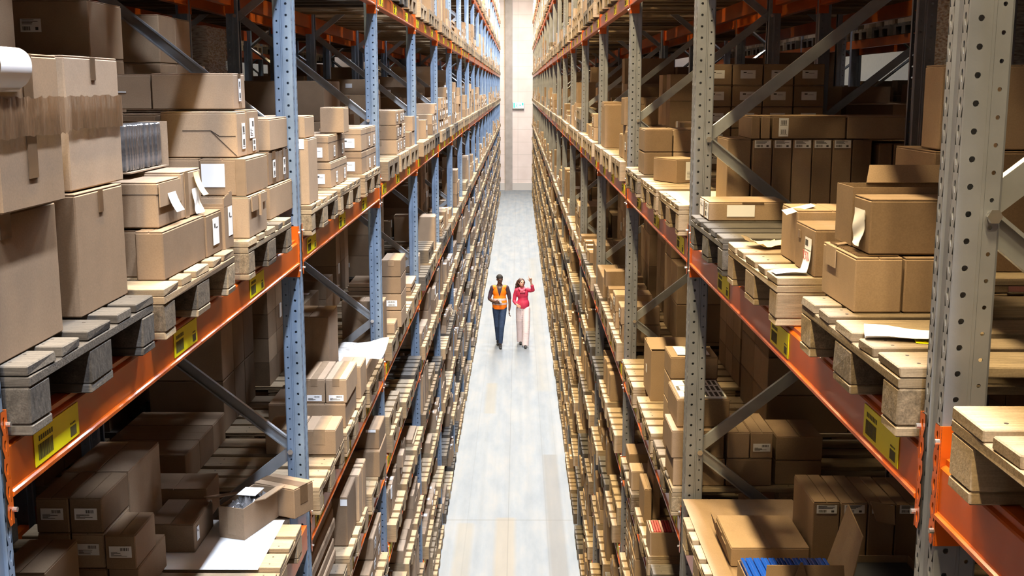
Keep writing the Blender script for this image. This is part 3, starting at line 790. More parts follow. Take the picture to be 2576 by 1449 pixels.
# tray of wrapped catalogues on the torn-open boxes
ZT = Z6 + .1445 + .150
b = MB(); b.box(-.12, .12, -.19, .19, 0, .004); b.box(-.12, .12, .186, .19, .004, .145); b.box(-.12, -.116, -.19, .186, .004, .11)
o = link_obj("tray", b.mesh("tray_shell", [M["card"]]), None, (-1.265, 3.60, ZT)); tag(o, "cut-down cardboard tray holding a row of silver catalogues, second pallet, left", "box")
rr = random.Random(8); y = 3.415
cat_me = []
for w in (.016, .021, .026):
    b = MB(); b.cbox(-.10, .10, 0, w, 0, .136, .003); cat_me.append((w, b.mesh("catalogue_stack", [M["silver"]], fix=True)))
while y < 3.745:
    w, me = rr.choice(cat_me)
    o = link_obj("wrapped_catalogue", me, None, (-1.262 + rr.random() * .008, y, ZT + .0055), (0, (rr.random() - .5) * .02, 0))
    tag(o, "silver-grey film-wrapped catalogue standing upright in the tray, left rack", "catalogue", "wrapped catalogues in the cardboard tray"); y += w + .0012 + rr.random() * .0015

# third pallet, left
o = H(L_, .983, 4.196, Z6, .30, .303, .155, "bottom box with torn hand-hold flap at the aisle, third pallet, left", near=[(-.01, .09, .05, .06, 4)])
b = MB(); b.box(-.12, -.02, -.005, -.001, .095, .150); b.box(.0, .028, -.011, -.002, .07, .152); b.box(.04, .13, -.006, -.001, .115, .150)
link_obj("torn_flap", b.mesh("flap_pieces", [M["card"]]), o, (.1505, 0, 0), (0, 0, math.pi / 2))
H(L_, 1.287, 4.22, Z6, .30, .28, .153, "plain shaded box at the back bottom of third pallet, left rack sixth shelf")
o = H(L_, .992, 4.212, Z6 + .1555, .172, .368, .136, "box with large square white sheet on its near side, third pallet, left", near=[(-.035, .074, .085, .085, 1)])
strip_tape(o, L_, "near", .065, .035, .0, .133, (.172, .368), "tape_pale")
H(L_, 1.168, 4.225, Z6 + .1555, .34, .35, .136, "plain shaded box behind the one with the square sheet, third pallet, left", near=[(-.09, .09, .05, .03, 1)])
o = H(L_, 1.031, 4.262, Z6 + .292, .283, .152, .168, "wide folded-lid box with narrow barcode label, third pallet, left", seam="x", aisle=[(.02, .075, .05, .095, 3)])
b = MB()                                            # the folded tuck lines of its near side
for x0, z0, x1, z1 in ((-.06, .098, .045, .098), (.045, .098, .075, .078), (.075, .078, .135, .078), (.045, .096, .138, .004)):
    a = math.atan2(z1 - z0, x1 - x0); L = math.hypot(x1 - x0, z1 - z0); c, n_ = math.cos(a), math.sin(a); t = .0011
    b.hexa([(x0 + q * c - w * n_, -.0006, z0 + q * n_ + w * c) for q, w in ((0, -t), (L, -t), (L, t), (0, t))] + [(x0 + q * c - w * n_, .001, z0 + q * n_ + w * c) for q, w in ((0, -t), (L, -t), (L, t), (0, t))])
link_obj("tuck_fold", b.mesh("fold_line", [M["dark"]]), o, (0, -.0755, 0))
o = H(L_, 1.031, 4.417, Z6 + .292, .30, .205, .172, "box with two white labels facing the aisle, under the top long box, left", aisle=[(-.02, .10, .075, .075, 2), (.01, .035, .05, .045, 3)])
H(L_, 1.335, 4.28, Z6 + .292, .30, .33, .160, "shaded rear box below the long top box, third pallet, left", near=[(.06, .05, .10, .02, 1)])
o = H(L_, 1.073, 4.407, Z6 + .4645, .312, .187, .137, "long top box with tall white label on its end, third pallet, left", seam="x", aisle=[(.0, .072, .035, .085, 3)])
strip_tape(o, L_, "aisle", .0, .035, .118, .1345, (.312, .187)); strip_tape(o, L_, "aisle", .01, .03, .003, .025, (.312, .187), "tape_pale")
H(L_, 1.389, 4.42, Z6 + .4645, .25, .18, .134, "shaded box beside the long top box, third pallet, left", near=[(.0, .065, .06, .006, 1)])
H(L_, 1.035, 4.80, Z6, .30, .487, .138, "long plain box at the bottom of the stack beside the upright, left rack")
for k, q in enumerate((4.857, 5.074)):
    o = H(L_, 1.048, q, Z6 + .1385, .30, .2145, .143, f"box with taped label, {'nearer' if k == 0 else 'farther'} of the pair in the stack beside the upright, left")
    put_label(o, "aisle", 0, .065, .05, .075, 3, (.30, .2145), L_, 9 + k); strip_tape(o, L_, "aisle", 0, .055, .105, .140, (.30, .2145), "tape"); strip_tape(o, L_, "aisle", 0, .055, .002, .027, (.30, .2145), "tape")
H(L_, 1.045, 4.888, Z6 + .282, .30, .375, .138, "plain box on top of the stack beside the upright, left rack sixth shelf")

# second bay, left
o = H(L_, .985, 5.44, Z6, .30, .245, .312, "tall box with broad white strip near its top, just beyond the second upright, left", near=[(.07, .285, .12, .045, 4)])
o = H(L_, 1.0, 5.45, Z6 + .3125, .28, .26, .104, "small box on the tall box just beyond the second upright, left")
hang(o, L_, "near", -.03, .103, .12, .02, (.28, .26), -.01)
for iz in range(2):
    for iy in range(2):
        H(L_, 1.03 + .01 * iz, 6.36 + iy * .305, Z6 + iz * .145, .28, .30, .144, f"box with white corner label, {('lower', 'upper')[iz]} {('nearer', 'farther')[iy]} of four, second bay, left", lidline=True, near=[(.08, .05, .05, .055, 4)] if iy == 0 else (), aisle=[(.05, .05, .05, .06, 0)])
o = H(L_, 1.0, 6.68, Z6 + .2905, .14, .20, .147, "small grey-brown box alone on top of four boxes, second bay, left", rot=0.0)
for iz in range(2):
    for iy in range(3):
        H(L_, 1.0, 7.40 + iy * .253, Z6 + iz * .147, .27, .25, .146, f"two-line labelled box, {('lower', 'upper')[iz]} {ORD[iy]} along the far pallet, second bay, left", near=[(.05, .05, .08, .06, 4)] if iy == 0 else (), aisle=[(.02, .05, .06, .06, 0)] if iy else (), lidline=True)

# right rack, sixth shelf, first bay
R_ = 1
o = H(R_, .821, 2.784, Z6, .119, .307, .139, "box with torn hand-hold and brown strips showing, beneath the labelled box, right rack")
b = MB()
for k in range(16): b.box(-.05, .05, -.14 + k * .0165, -.129 + k * .0165, .1385, .1405)
link_obj("contents", b.mesh("packed_strips", [M["tape"]]), o)
b = MB(); b.box(-.045, .045, -.003, -.0005, .085, .138); link_obj("cut_panel", b.mesh("cut_panel", [M["card"]]), o, (-.0598, .06, .0), (0, 0, -math.pi / 2))
b = MB(); b.hexa([(-.02, -.03, .141), (.05, -.02, .150), (.05, .005, .150), (-.02, .0, .141), (-.02, -.03, .143), (.05, -.02, .152), (.05, .005, .152), (-.02, .0, .143)]); link_obj("torn_flap", b.mesh("flap_piece", [M["card"]]), o, (-.03, .07, 0))
H(R_, .942, 2.784, Z6, .20, .307, .139, "plain box beside the hand-hold box, behind the nearest upright, right rack")
o = H(R_, .857, 2.804, Z6 + .1415, .25, .146, .138, "brown box with long wavy address label on its aisle side, right rack sixth shelf", seam="x")
hang(o, R_, "aisle", .005, .105, .085, .092, (.25, .146), .008, .05, "paper", .006, seed=4)
put_label(o, "aisle", -.02, .092, .03, .02, 0, (.25, .146), R_, 3)
o = link_obj("cardboard_box", open_box_mesh(.28, .15, .150), None, (.857 + .14, 3.032, Z6 + .1415 + .003)); tag(o, "open box with ragged rim and raised flap, behind the wavy-labelled box, right", "box")
link_obj("flap", flap_mesh(.22, .05), o, (.045, .066, .150), (1.15, 0, 0))
o = H(R_, .859, 3.32, Z6, .24, .24, .143, "box with curling label marked 920 in handwriting, second pallet, right rack", seam="x")
strip_tape(o, R_, "aisle", .065, .03, .095, .118, (.24, .24), "tape_pale")
# curling label with the handwritten number
b = MB(); g = []; n = 22
for j in range(n + 1):
    t = j / n; zz = .108 * (1 - t) ** 1.0; out = .002
    if t < .6: zz, out = .108 - t * .165, .002 + .012 * (t / .6) ** 3
    else:
        q = (t - .6) / .4; a = q * 1.35; zz, out = .009 - .004 * q + .004 * math.sin(q * 3), .014 + .088 * q
    for i in range(7): g.append(((i / 6 - .5) * .075, -out, zz))
for d in (0, .0006): b.v += [(x, y + d * .5, z + d) for x, y, z in g]
for j in range(n):
    for i in range(6):
        k = j * 7 + i
        for off in (0, 7 * (n + 1)): b.f.append((off + k, off + k + 1, off + k + 8, off + k + 7)); b.m.append(0); b.t.append(.5)
me = b.mesh("curling_label_skin", [M["paper"]]); smooth(me)
cl = link_obj("curling_label", me, o, (-.1205, -.055, 0), (0, 0, -math.pi / 2))
def strokes(lines, w=.00065):
    b = MB()
    for ln in lines:
        for (x0, z0), (x1, z1) in zip(ln, ln[1:]): b.tube((x0, 0, z0), (x1, 0, z1), w, 5)
    return b.mesh("pen_strokes", [M["red"]])
sig = [[(.010, .022), (0, .022), (.006, .012), (0, .001), (.010, .001)]]
def circ(cx, cz, rx, rz, a0=0, a1=6.3, n=10): return [(cx + rx * math.cos(a0 + (a1 - a0) * i / n), cz + rz * math.sin(a0 + (a1 - a0) * i / n)) for i in range(n + 1)]
nine = [circ(.019, .017, .0035, .005), [(.0225, .017), (.021, .002)]]
two = [[(.0275, .019), (.030, .022), (.034, .019), (.031, .010), (.0265, .001), (.035, .001)]]
zero = [circ(.043, .011, .004, .0105)]
hw = link_obj("handwriting", strokes(sig + nine + two + zero), cl, (-.031, -.0062, .042), (.10, 0, 0)); hw.scale = (1.3, 1, 1.25)
b = MB(); x = -.03; rr = random.Random(2)
while x < .0: q = rr.choice((.0014, .0025)); b.box(x, x + q, -.0004, .0002, 0, .018); x += q + .0017
b.box(-.035, .03, -.0004, .0002, -.012, -.0108); b.box(-.035, .01, -.0004, .0002, -.020, -.0188)
link_obj("print", b.mesh("printed_bars", [M["ink"]]), cl, (0, -.0028, .084))
o = H(R_, .868, 3.575, Z6, .22, .22, .172, "taller box with dark cut hand-hold, behind the 920 box, right rack")
b = MB(); b.tube((0, -.001, 0), (0, .002, 0), .022, 16); link_obj("hand_hold", b.mesh("hand_hole", [M["dark"]]), o, (.03, -.1085, .165))
b = MB(); b.hexa([(-.07, -.09, .152), (.035, -.03, .174), (.035, .03, .176), (-.07, -.02, .160), (-.07, -.09, .1528), (.035, -.03, .1748), (.035, .03, .1768), (-.07, -.02, .1608)])
link_obj("loose_label", b.mesh("loose_label_sheet", [M["paper"]]), o, (-.075, -.02, .003), (0, 0, 0))
o = H(R_, .790, 4.775, Z6, .326, .245, .082, "flat wide box with white label, on the weathered pallet before the second upright, right", seam="x", near=[(-.03, .042, .115, .048, 1)], aisle=[(-.07, .04, .08, .065, 0), (.06, .04, .09, .065, 4)])
strip_tape(o, R_, "near", .02, .09, .070, .079, (.326, .245), "tape")
H(R_, 1.225, 3.42, Z6, .40, .36, .362, "tall shaded box at the back of the second pallet, warm lit side, right rack")
H(R_, 1.240, 3.44, Z6 + .3635, .055, .15, .250, "thin upright box on the tall rear box, nearer the aisle of two, right")
H(R_, 1.297, 3.44, Z6 + .3635, .35, .15, .250, "dark upright box on the tall rear box, beside the thin one, right")
# loose papers on the pallets
def loose(name, label, x, y, z, w, l, mat, rz=0, seed=1, amp=.012, cat="paper", curl=.02):
    rr = random.Random(seed); b = MB(); nx, ny = 8, 12; g = []
    ph = [rr.random() * 6 for _ in range(4)]
    for j in range(ny + 1):
        for i in range(nx + 1):
            u, v = i / nx - .5, j / ny - .5
            zz = amp * (.5 + .5 * math.sin(5 * v + 2.3 * u + ph[0])) * (.35 + abs(v)) + amp * .5 * (1 + math.sin(9 * u + ph[1])) * abs(u) + curl * max(0, abs(v) - .32) * 2
            g.append((u * w, v * l, zz + .001))
    for d in (0, .0006): b.v += [(p[0], p[1], p[2] + d) for p in g]
    for j in range(ny):
        for i in range(nx):
            k = j * (nx + 1) + i
            for off in (0, len(g)): b.f.append((off + k, off + k + 1, off + k + nx + 2, off + k + nx + 1)); b.m.append(0); b.t.append(.5)
    me = b.mesh("paper_skin", [M[mat]]); smooth(me)
    return tag(link_obj(name, me, None, (x, y, z), (0, 0, rz)), label, cat)
loose("printed_sheet", "long curled white sheet lying on the nearest pallet's boards, right rack", .87, 2.50, Z6, .20, .10, "paper", -.25, 3, .014)
loose("yellow_slip", "small yellow slip under the curled white sheet, nearest pallet, right rack", .90, 2.46, Z6 - .0006, .07, .05, "yellow", -.2, 4, .002, curl=0)
loose("paper_bag", "crumpled tan paper bag on the empty boards of the second pallet, right", .87, 3.98, Z6, .14, .13, "paper_warm", .4, 7, .04)
loose("carton_sheet", "flat tan cardboard sheet covering the first pallet past the second upright, right", .98, 5.80, Z6, .40, .74, "paper_warm", 0, 9, .002, "sheet", 0)

# second bay, right: row of tall labelled boxes seen behind the braces
H(R_, .985, 5.47, Z6, .112, .30, .312, "shaded box at the aisle end of the tall labelled row, second bay, right")
for k in range(6):
    H(R_, 1.10 + k * .0935, 5.45, Z6, .092, .33, .308, f"tall slim box with white top label, {ORD[k]} from the aisle, second bay, right", near=[(0, .285, .076, .036, 0)] if k < 5 else ())
for k, (a, w) in enumerate(((1.09, .045), (1.137, .045), (1.19, .345), (1.54, .34))):
    H(R_, a, 5.46, Z6 + .309, w, .32, .108, f"long low box lying on the tall labelled row, {ORD[k]} from the aisle, right", near=[(-.12, .054, .045, .085, 3)] if k == 2 else ())
for k in range(3): H(R_, 1.69 + k * .07, 5.45, Z6, .066, .3, .29, f"slim warm-lit box past the tall labelled row, {ORD[k]} of three, right")
for ix in range(4):
    for iz in range(5):
        H(R_, 1.22 + ix * .205, 7.80, Z6 + iz * .141, .20, .30, .140, f"dark labelled box in a wall of boxes, {ORD[iz]} layer {ORD[ix]} column, second bay, right", near=[(.0, .07, .10, .055, 4)])
o = H(R_, .85, 6.72, Z6, .20, .26, .141, "box with large white label standing askew on weathered boards, second bay, right", rot=.42, near=[(.02, .07, .11, .105, 2)])
for iz in range(2):
    for iy, q in enumerate((.80, .985)):
        H(R_, q, 7.38, Z6 + iz * .1445, .18, .36, .144, f"plain tan box, {('lower', 'upper')[iz]} {('aisle-side', 'inner')[iy]} of four on the far pallet, second bay, right")

# fifth shelf, left, first bay: turned open box and the one it leans on
o = link_obj("cardboard_box", open_box_mesh(.123, .297, .142), None, (-1.199, 4.897, Z5 + .003), (0, 0, -.305)); tag(o, "open turned box with crumpled silver wrap inside, on the white sheet, left", "box")
link_obj("flap", flap_mesh(.285, .085), o, (-.0605, .0, .1425), (-.12, .25, math.pi / 2))
link_obj("flap", flap_mesh(.20, .05), o, (.0605, .045, .143), (.25, 0, -math.pi / 2))
strip_tape(o, L_, "near", .0, .035, .02, .139, (.123, .297), "tape_pale")
b = MB(); rr = random.Random(6); nx, ny = 9, 14; g = []
for j in range(ny + 1):
    for i in range(nx + 1): g.append(((i / nx - .5) * .10, (j / ny - .5) * .22, .112 + .05 * rr.random() * (1 - abs(i / nx - .5))))
b.v = g
for j in range(ny):
    for i in range(nx): k = j * (nx + 1) + i; b.f.append((k, k + 1, k + nx + 2, k + nx + 1)); b.m.append(0); b.t.append(.5)
link_obj("crumpled_wrap", b.mesh("crumpled_wrap", [M["silver"]]), o, (0, -.02, 0))
b = MB(); b.hexa([(-.05, -.02, .15), (.045, -.02, .155), (.045, .06, .165), (-.05, .06, .158), (-.05, -.02, .151), (.045, -.02, .156), (.045, .06, .166), (-.05, .06, .159)])
link_obj("white_slip", b.mesh("white_slip", [M["paper"]]), o)
o = make_box("cardboard_box", "closed box with broad brown end tape, touching the open turned box, left", -1.084, 5.098, Z5 + .002, .23, .148, .144, -.46 - math.pi / 2 * 0, seam="x", tape=True, tmat="tape", wid=.055, drop=.143)
b = MB(); b.box(-.245, .245, -.275, .275, 0, .001); o = link_obj("paper_sheet", b.mesh("flat_sheet", [M["paper"]]), None, (-1.305, 4.706, Z5 + .0008)); tag(o, "large white paper sheet spread on the pallet under the turned boxes, left rack", "paper")
H(L_, 1.36, 4.60, Z5 + .002, .20, .30, .13, "brown box with small white side label standing on the white sheet, left rack", aisle=[(-.10, .07, .035, .06, 4)])
H(L_, 1.40, 4.95, Z5, .30, .22, .16, "shaded box behind the turned open box, left rack fifth shelf")
for ix in range(2):
    for iz in range(3):
        H(L_, 1.562 + .127 * ix, 4.12, Z5 + iz * .1405, .125, .30, .140, f"dark box with white end label, {('inner', 'outer')[1 - ix]} column, {('bottom', 'middle', 'top')[iz]} row, left rack fifth shelf", near=[(0, .075, .085, .045, 2)])
for iz in range(2):
    H(L_, 1.44, 4.13 - .02 * iz, Z5 + iz * .1405, .118, .34 - .1 * iz, .140, f"{('lower', 'upper')[iz]} dark box with label beside the two-column stack, left rack fifth shelf", near=[(0, .07, .085, .045, 2)])
H(L_, 1.562, 4.43, Z5, .26, .40, .42, "tall shaded box behind the dark labelled stack, left rack fifth shelf")
H(L_, 1.62, 3.72, Z5, .18, .3, .30, "tall dark box nearest the camera on the fifth shelf, left rack")

# fifth shelf, left, second bay
H(L_, .973, 5.93, Z5, .176, .27, .140, "box with wide taped end and pale top, aisle side, second bay fifth shelf, left", tape=True, wid=.06, drop=.09)
H(L_, 1.152, 5.93, Z5, .20, .27, .140, "neighbour of the wide-taped box, away from the aisle, second bay, left", tape=True)
H(L_, .993, 6.42, Z5, .244, .45, .143, "bottom box under the two labelled boxes, second bay fifth shelf, left")
H(L_, 1.24, 6.42, Z5, .2, .45, .143, "shaded bottom box farther in, second bay fifth shelf, left")
for k, a in enumerate((.986, 1.112)):
    o = H(L_, a, 6.44, Z5 + .1435, .124, .44, .145, f"labelled and taped box, {('aisle-side', 'inner')[k]} one of the upper pair, second bay, left", tape=True, wid=.04, drop=.045, near=[(0, .03, .085, .035, 2)])
H(L_, .989, 7.05, Z5, .15, .27, .214, "plain box standing beyond the labelled pair, second bay fifth shelf, left")
H(L_, 1.16, 6.92, Z5, .24, .36, .56, "tall open-looking brown carton in shade, second bay fifth shelf, left")
H(L_, 1.0, 7.42, Z5, .5, .7, .115, "low white-topped load under crumpled clear film, second bay fifth shelf, left")
loose("plastic_film", "crumpled clear film spilling over the low load, second bay fifth shelf, left", -1.10, 7.72, Z5 + .117, .36, .66, "film", 0, 5, .05, "film")
loose("white_sheet", "white paper sheet on the film-covered low load, second bay, left rack", -1.16, 7.62, Z5 + .1155, .30, .50, "paper", 0, 6, .001, curl=0)
H(L_, 1.019, 8.60, Z5, .323, .188, .343, "big grey-brown box just beyond the third upright, fifth shelf, left")
H(L_, .985, 9.02, Z5, .20, .22, .087, "low flat-topped box before the four-high stack, third bay fifth shelf, left")
for iz in range(4): H(L_, .955, 9.27, Z5 + iz * .14, .16, .42, .139, f"box of the four-high aisle stack, {ORD[iz]} from the bottom, third bay, left", near=[(.0, .06, .09, .05, 3)] if iz == 1 else (), tape=iz == 3)

# fourth shelf, left: slim tall boxes and flat cartons
for k, (a, q, l, d) in enumerate(((1.006, 6.47, .37, .10), (.99, 6.865, .136, .12), (.989, 7.03, .06, .3), (.989, 7.106, .096, .3))):
    H(L_, a, q, Z4, d, l, .305, f"tall slim brown box on the fourth shelf, {ORD[k]} along, second bay, left", near=[(.03, .27, .04, .04, 1)] if k == 0 else ())
for iz in range(6): H(L_, 1.05 + .008 * (iz % 3), 5.46, Z4 + iz * .062, .34, .84, .061, f"flat brown carton in a stack, {ORD[iz]} from the bottom, second bay fourth shelf, left")
H(L_, .962, 7.70, Z4, .30, .43, .188, "deep box at the bottom of the pair before the third upright, fourth shelf, left")
H(L_, .967, 7.75, Z4 + .1885, .30, .35, .144, "upper box of the pair before the third upright, fourth shelf, left", near=[(.09, .13, .07, .02, 1)])

# fifth shelf, right, first bay
b = MB(); b.box(-.26, .26, -.45, .45, 0, .005); o = link_obj("board_sheet", b.mesh("flat_board", [M["card"]]), None, (1.045, 4.80, Z5 + .0008)); tag(o, "large flat cardboard sheet on the pallet at the second upright, right rack", "sheet")
o = H(R_, .868, 4.455, Z5 + .007, .322, .366, .085, "low tan box with notched side flap on the cardboard sheet, right rack fifth shelf")
b = MB()
for y0, y1, zz in ((-.18, -.09, .012), (-.085, .05, 0), (.055, .18, .012)): b.hexa([(-.001, y0, .02), (.003, y0, .02), (.003, y1, .02), (-.001, y1, .02), (-.022, y0, .108 - zz), (-.018, y0, .108 - zz), (-.018, y1, .108 - zz), (-.022, y1, .108 - zz)])
link_obj("side_flap", b.mesh("notched_flap", [M["card"]]), o, (-.1635, 0, 0))
for k in range(4):
    o = H(R_, 1.197 + k * .112, 4.463, Z5 + .007, .110, .34, .278 - .004 * k, f"tall box with barcode label, {ORD[k]} from the aisle in the shaded row, right fifth shelf", near=[(.0, .245, .082, .036, 0)])
    if k == 2: link_obj("torn_flap", flap_mesh(.10, .10), o, (.0, -.17, .27), (-2.6, .2, 0))
o = link_obj("cardboard_box", open_box_mesh(.35, .36, .112), None, (1.035, 4.095, Z5 + .001)); tag(o, "open box packed with bright blue plastic folders, right rack fifth shelf", "box")
for x, y, r, w, l in ((.0, -.178, (1.45, 0, 0), .30, .13),): link_obj("flap", flap_mesh(w, l), o, (x, y, .112), r)
b = MB(); b.hexa([(-.04, -.004, 0), (.06, -.004, 0), (.06, 0, 0), (-.04, 0, 0), (.0, -.034, .16), (.008, -.034, .16), (.008, -.030, .16), (.0, -.030, .16)]); link_obj("corner_flap", b.mesh("corner_flap", [M["card"]]), o, (-.03, -.181, .112))
b = MB(); b.hexa([(0, -.13, 0), (.004, -.13, 0), (.004, .17, 0), (0, .17, 0), (.05, -.10, .21), (.054, -.10, .21), (.054, .10, .26), (.05, .10, .26)]); link_obj("raised_flap", b.mesh("raised_flap", [M["card"]]), o, (.171, 0, .112))
bl = MB(); bl.cbox(-.0066, .0066, -.13, .16, 0, .125, .002); blm = bl.mesh("folder", [M["blue"]], fix=True)
for k in range(22):
    q = link_obj("blue_folder", blm, None, (.875 + k * .0150, 4.095 + .002 * (k % 3), Z5 + .0075), (0, (.01 if k % 2 else -.006), 0))
    tag(q, "bright blue plastic folder packed upright in the open box, right rack fifth shelf", "folder", "blue folders in the open box")
o = link_obj("cardboard_box", open_box_mesh(.28, .26, .12), None, (1.40, 4.18, Z5 + .001)); tag(o, "open tan box holding charcoal trays, inward of the blue folders, right rack", "box")
b = MB()
for k in range(5): b.box(-.13, .13, -.12, .12, .01 + k * .018, .022 + k * .018)
link_obj("trays", b.mesh("tray_pile", [M["charcoal"]]), o)

# fifth shelf, right, second bay
H(R_, .762, 5.45, Z5, .257, .30, .141, "bottom aisle box just beyond the second upright, fifth shelf, right")
H(R_, .752, 5.45, Z5 + .1415, .26, .30, .143, "middle box with dark smudge on its side, beyond the second upright, right")
o = H(R_, .782, 5.50, Z5 + .285, .26, .36, .143, "top box covered by rows of white barcoded packs, beyond the second upright, right")
for j in range(3):
    b = MB(); b.box(-.115, .115, -.05, .05, 0, .010); rr = random.Random(j)
    for i in range(9): b.box(-.11 + i * .025, -.095 + i * .025, -.042, .042, .010, .0106, 1) if rr.random() < .8 else None
    link_obj("white_pack", b.mesh("barcoded_pack", [M["paper"], M["ink"]]), o, (0, -.115 + j * .112, .1415), (0, 0, 0))
for iz in range(3): H(R_, .80, 5.90, Z5 + iz * .142, .25, .27, .141, f"plain box of the three-high column behind the barcoded packs, {ORD[iz]} from bottom, right")
o = H(R_, .80, 5.90, Z5 + .427, .25, .27, .12, "open-topped box with a printed white sheet lying on it, second bay, right")
link_obj("white_sheet", get_label(.17, .20, 2), o, (0, 0, .122), (-math.pi / 2, 0, 0))
for k in range(2): H(R_, 1.026 + k * .114, 5.45, Z5 + .1415, .111, .34, .135, f"upper box deep in the second bay, {('nearer the aisle', 'with white label')[k]}, fifth shelf, right", near=[(.0, .055, .085, .04, 2)] if k else ())
H(R_, 1.024, 5.45, Z5, .226, .34, .141, "wide bottom box deep in the second bay, fifth shelf, right")
for iz in range(2):
    o = H(R_, 1.27, 5.47, Z5 + iz * .125, .23, .30, .124, f"dark box with striped pack top, {('lower', 'upper')[iz]} of two deep in the second bay, right")
o = link_obj("cardboard_box", open_box_mesh(.30, .40, .32), None, (.98, 7.22, Z5 + .001)); tag(o, "deep open box with tan inner flap and small label, far in the second bay, right", "box")
link_obj("flap", flap_mesh(.28, .12), o, (0, .198, .32), (-.5, 0, math.pi)); put_label(o, "aisle", .05, .15, .05, .05, 1, (.30, .40), R_, 4)
# fourth shelf, right, second bay
H(R_, .762, 7.44, Z4, .16, .18, .138, "box with two white patches on top and a label, fourth shelf second bay, right", near=[(.02, .07, .08, .06, 0)])
H(R_, .785, 6.86, Z4, .05, .30, .22, "narrow upright box, nearer of two, fourth shelf second bay, right")
H(R_, .845, 6.92, Z4, .05, .32, .29, "narrow upright box, inner taller of two, fourth shelf second bay, right")
o = link_obj("cardboard_box", open_box_mesh(.20, .20, .14), None, (.865, 6.44, Z4 + .001)); tag(o, "open box filled with red and cream files, fourth shelf second bay, right", "box")
b = MB()
for k in range(12): b.box(-.09 + .015 * k, -.079 + .015 * k, -.09, .09, .01, .143, 0 if k % 4 else 1)
link_obj("red_files", b.mesh("file_row", [M["red"], M["pink"]]), o)
H(R_, .79, 7.90, Z4, .16, .25, .108, "low tan box near the third upright, fourth shelf, right")

# ------------------------------------------------------------------ the filled loads
boxes.sort(key=lambda r: -r["sc"])
NIND = 318 - sum(1 for o in bpy.data.objects if o.name.startswith("cardboard_box"))
far_b = MB(); far_l = MB(); seen = {}
def shape_word(r):
    if r["h"] > .24 and r["dy"] < .3: return "tall"
    if r["h"] < .06: return "flat"
    if r["h"] < .15: return "low"
    return "mid-size"
cnt = 0
for r in boxes:
    s = r["s"]
    if cnt < NIND and r["sc"] > 0:
        rack = {1: f"{side_word(s)} rack", 2: f"rack behind {side_word(s)}", 3: f"far rack past {side_word(s)}"}[r["row"]]
        lab = f"{shape_word(r)} box, {rack} {level_word(r['lv'])}, {bay_word(r['bay'])} bay {PN[r['slot']]} pallet, {r['where']}"
        o = link_obj("cardboard_box", box_mesh(r["dx"], r["dy"], r["h"], "x" if r["lab"] == 1 else "y"), None, (r["x"], r["y"], r["z"] + .0012), (0, 0, r["rot"]))
        tag(o, lab, "box")
        if r["tape"]: link_obj("packing_tape", tape_mesh(r["dx"], r["dy"], r["h"], "x" if r["lab"] == 1 else "y"), o)
        if r["lab"] == 1: put_label(o, "near", 0, r["h"] * .55, min(.08, r["dx"] * .6), min(.05, r["h"] * .5), 0, (r["dx"], r["dy"]), s)
        if r["lab"] == 2: put_label(o, "aisle", 0, r["h"] * .5, min(.08, r["dy"] * .5), min(.06, r["h"] * .5), 3, (r["dx"], r["dy"]), s)
        cnt += 1
    else:
        far_b.rbox(r["x"], r["y"], r["z"] + .001, r["dx"] - .004, r["dy"] - .004, r["h"] - .003, r["rot"], 0, r["tone"])
        if r["lab"] and r["row"] == 1 and r["sc"] > 0 and abs(r["rot"]) < .01:
            x, y, z = r["x"], r["y"], r["z"] + r["h"] * .55
            if r["lab"] == 1: far_l.box(x - .035, x + .035, y - r["dy"] / 2 - .002, y - r["dy"] / 2 + .0015, z - .02, z + .025)
            else: far_l.box(*sorted((x - s * (r["dx"] / 2 + .002), x - s * (r["dx"] / 2 - .0015))), y - .03, y + .03, z - .02, z + .025)
            if R() < .8: far_l.box(x - s * r["dx"] * .3 - .04, x - s * r["dx"] * .3 + .04, y - .05, y + .03, r["z"] + r["h"] - .0015, r["z"] + r["h"] - .0003)
        # sheets of paper that hang over the edge of the shelf here and there
        if r["row"] == 1 and r["sc"] > 0 and abs(r["rot"]) < .01 and R() < .05:
            far_l.box(*sorted((r["x"] - s * (r["dx"] / 2 + .0035), r["x"] - s * (r["dx"] / 2 - .0015))), r["y"] - .03, r["y"] + .035, r["z"] + r["h"] - min(.09, r["h"] * .7), r["z"] + r["h"] + .006)
o = link_obj("cardboard_boxes", far_b.mesh("cardboard_boxes", [M["card_all"]], tone=True)); tag(o, "remaining cardboard boxes far along, deep inside and above in the racks", "boxes", None, "stuff")
o = link_obj("paper_slips", far_l.mesh("paper_slips", [M["paper"]])); tag(o, "white labels and slips on the far boxes", "paper", None, "stuff")

# stretch-wrapped loads seen deep behind the braces
for s, ax, y, w, h, lab in ((-1, 2.335, 8.78, .60, 1.0, "tall load wrapped in shiny stretch film, on the rack behind the left rack"),
                            (1, 2.11, 5.50, .62, .98, "tall film-wrapped load behind the nearest right upright, on the rack behind")):
    zb = LEVELS[6] + .003 + PAL_H
    o = thing("wrapped_load", lab, "wrapped load", (s * (ax + w / 2), y + .33, zb))
    b = MB()
    for k in range(3): b.cbox(-w / 2 + .012, w / 2 - .012, -.31, .31, k * h / 3, (k + 1) * h / 3 - .004, .004)
    link_obj("carton_pile", b.mesh("carton_pile", [M["card"]], fix=True), o)
    pt = [(-w / 2, -.32), (w / 2, -.32), (w / 2, .32), (-w / 2, .32), (-w / 2, -.32)]
    me = band(pt, .007, h + .004, 7 + s, .003, 40, 12); me.materials.clear(); me.materials.append(M["film"]); link_obj("stretch_film", me, o)

